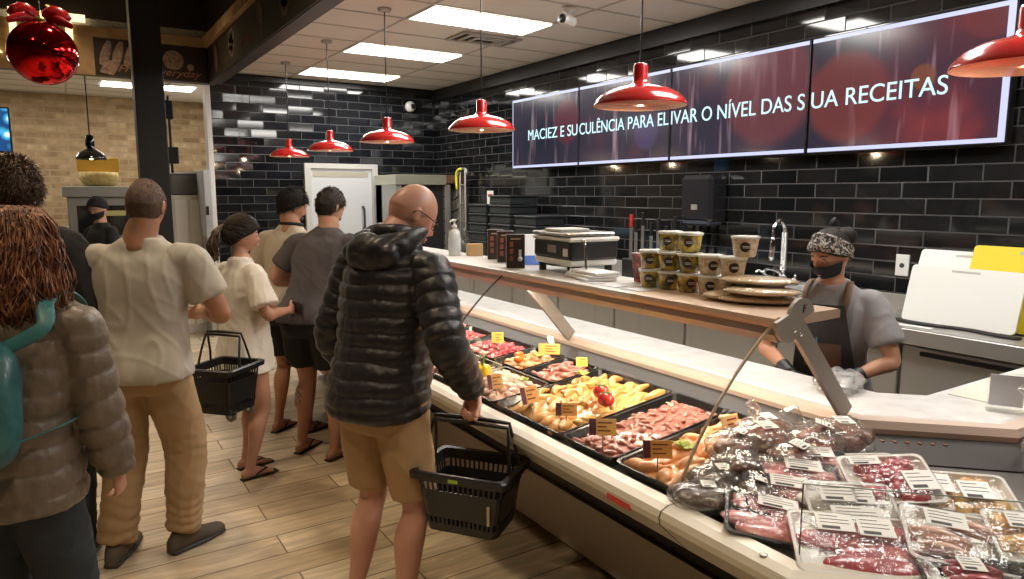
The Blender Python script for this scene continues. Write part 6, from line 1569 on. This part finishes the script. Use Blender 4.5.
# ================================================================ shopping baskets
def basket(name, label, loc, rz, W=.185, D=.135, H=.235, wheels=False, handle_up=True, tagcol=None, hang=0):
    t = thing(name, label, 'basket', loc, rz)
    def rr(a, c, z, r=.025):
        out = []
        for sx, sy, a0 in ((1, 1, 0), (-1, 1, 90), (-1, -1, 180), (1, -1, 270)):
            for q in (0, 30, 60, 90):
                an = radians(a0 + q); out.append(V((sx * (a - r) + r * cos(an), sy * (c - r) + r * sin(an), z)))
        return out
    k = .80
    b = MB()
    A = lambda z: (W * (k + (1 - k) * z / H), D * (k + (1 - k) * z / H))
    b.rings([rr(*A(0), 0), rr(*A(H * .02), H * .02), rr(*[q - .004 for q in A(H * .02)], H * .02)], smooth=False)
    # lower band, upper band as walls with thickness
    def band(z0, z1):
        b.rings([rr(*A(z0), z0), rr(*A(z1), z1), rr(*[q - .004 for q in A(z1)], z1), rr(*[q - .004 for q in A(z0)], z0), rr(*A(z0), z0)], cap=False, smooth=False)
    band(0, .03); band(.055, H - .065); band(H - .035, H)
    for z0, z1 in ((.028, .057), (H - .067, H - .033)):
        for side, cnt in ((0, 15), (1, 11)):
            for sg in (-1, 1):
                for i in range(cnt):
                    f_ = -1 + 2 * (i + .5) / cnt; a0, c0 = A(z0); a1, c1 = A(z1)
                    if side == 0: p0, p1 = V((f_ * a0 * .92, sg * (c0 - .002), z0)), V((f_ * a1 * .92, sg * (c1 - .002), z1)); ex = V((.0035, 0, 0)); ey = V((0, .002, 0))
                    else: p0, p1 = V((sg * (a0 - .002), f_ * c0 * .92, z0)), V((sg * (a1 - .002), f_ * c1 * .92, z1)); ex = V((0, .0035, 0)); ey = V((.002, 0, 0))
                    b.rings([[p0 - ex - ey, p0 + ex - ey, p0 + ex + ey, p0 - ex + ey], [p1 - ex - ey, p1 + ex - ey, p1 + ex + ey, p1 - ex + ey]], smooth=False)
    obj('body', b, 'black_plastic', t)
    b = MB(); b.rings([rr(W - .004, D - .004, H - .02), rr(W + .018, D + .018, H - .022), rr(W + .02, D + .02, H), rr(W + .012, D + .012, H + .006), rr(W - .004, D - .004, H + .004), rr(W - .006, D - .006, H - .02)], cap=False, smooth=False); obj('rim', b, 'black_plastic', t)
    for sg in (-1, 1):
        b = MB(); top = H + .165 + .006 * sg; y0 = .05 * sg; yt = .009 * sg
        b.tube([((-W - .004, y0, H - .01), .006), ((-W + .008, y0 * .7, H + .07), .006), ((-W + .02, yt, top - .01), .006), ((-W + .035, yt, top), .007), ((0, yt, top + .003), .0085), ((W - .035, yt, top), .007), ((W - .02, yt, top - .01), .006), ((W - .008, y0 * .7, H + .07), .006), ((W + .004, y0, H - .01), .006)], 8, 2)
        obj('handle', b, 'black_plastic', t)
    if tagcol:
        b = MB(); b.box((-.026, -D - .0215, H - .016), (.012, -D - .019, H - .004)); obj('size_tag', b, mat('tag_green', tagcol, .5), t)
        b = MB(); a, c = A(.13); b.box((a * .72, -c - .007, .06), (a * .78, -c - .001, .13)); obj('price_slip', b, mat('slip', (.55, .42, .25), .5), t)
    if wheels:
        for sg in (-1, 1):
            b = MB(); b.lathe([(.028, -.009), (.030, -.006), (.030, .006), (.028, .009)], (W * .62, .0, -.012), 18, 'y')
            for v_ in b.bm.verts: v_.co.y += sg * D * .55
            w_ = obj('wheel', b, 'darkgrey', t)
            b = MB(); b.lathe([(.012, -.011), (.012, .011)], (W * .62, sg * D * .55, -.012), 12, 'y'); obj('hub', b, 'dull_steel', w_)
            b = MB(); b.box((W * .62 - .03, sg * D * .55 - .014, -.005), (W * .62 + .03, sg * D * .55 + .014, .012), .003); obj('wheel_bracket', b, 'black_plastic', t)
    return t
basket('shopping_basket', 'black plastic shopping basket with a green tag held by the bald person', (1.195, 2.155, .435), radians(-53), tagcol=(.35, .55, .06), W=.168, D=.125, H=.225)
basket('shopping_basket', 'black plastic basket on small wheels between the khaki and white tee shoppers', (.66, 3.86, .51), radians(-48), W=.125, D=.135, H=.24, wheels=True)
# ================================================================ camera, world, colour
cam = bpy.data.cameras.new('camera'); co = bpy.data.objects.new('camera', cam); COL.objects.link(co)
cam.sensor_width = 36; cam.lens = 700 / 1024 * 36; cam.clip_start = .05
co.location = (0, 0, 1.65); co.rotation_euler = (pi / 2 - math.atan(97 / 700), 0, -math.atan(450 / 706.7)); SC.camera = co
w = bpy.data.worlds.new('world'); SC.world = w; w.use_nodes = True; w.node_tree.nodes['Background'].inputs[0].default_value = (.9, .75, .6, 1); w.node_tree.nodes['Background'].inputs[1].default_value = .02
# warm recessed downlights in the dark ceiling over the shoppers
for i, (x, y) in enumerate(((-1.0, 1.6), (.3, .2), (-.6, 4.6), (.45, 3.2), (.3, 6.0))):
    t = thing('downlight', ['recessed warm downlight above the left aisle', 'recessed warm downlight above the front corner case', 'recessed warm downlight above the middle aisle', 'recessed warm downlight above the khaki trousers shopper', 'recessed warm downlight near the black post'][i], 'ceiling light', (x, y, 3.7))
    b = MB(); b.lathe([(.09, 0), (.09, -.015), (.07, -.02), (.065, -.008), (.0, -.006)], seg=20); obj('ring', b, 'black_plastic', t)
    b = MB(); b.lathe([(.06, -.008), (.055, -.014)], seg=20); obj('lens', b, 'lamp_glow', t)
    l = bpy.data.lights.new('downlight_lamp', 'SPOT'); l.energy = 105; l.color = (1, .78, .52); l.shadow_soft_size = .08; l.spot_size = radians(110); l.spot_blend = .6
    lo = bpy.data.objects.new('downlight_lamp', l); COL.objects.link(lo); lo.location = (x, y, 3.67)
v = SC.view_settings; v.view_transform = 'Standard'; v.look = 'None'; v.exposure = 0.18; v.gamma = 1; v.use_curve_mapping = False
SC.cycles.use_denoising = True; SC.cycles.max_bounces = 8; SC.cycles.transparent_max_bounces = 16; SC.cycles.sample_clamp_indirect = 4
SC.cycles.caustics_reflective = False; SC.cycles.caustics_refractive = False
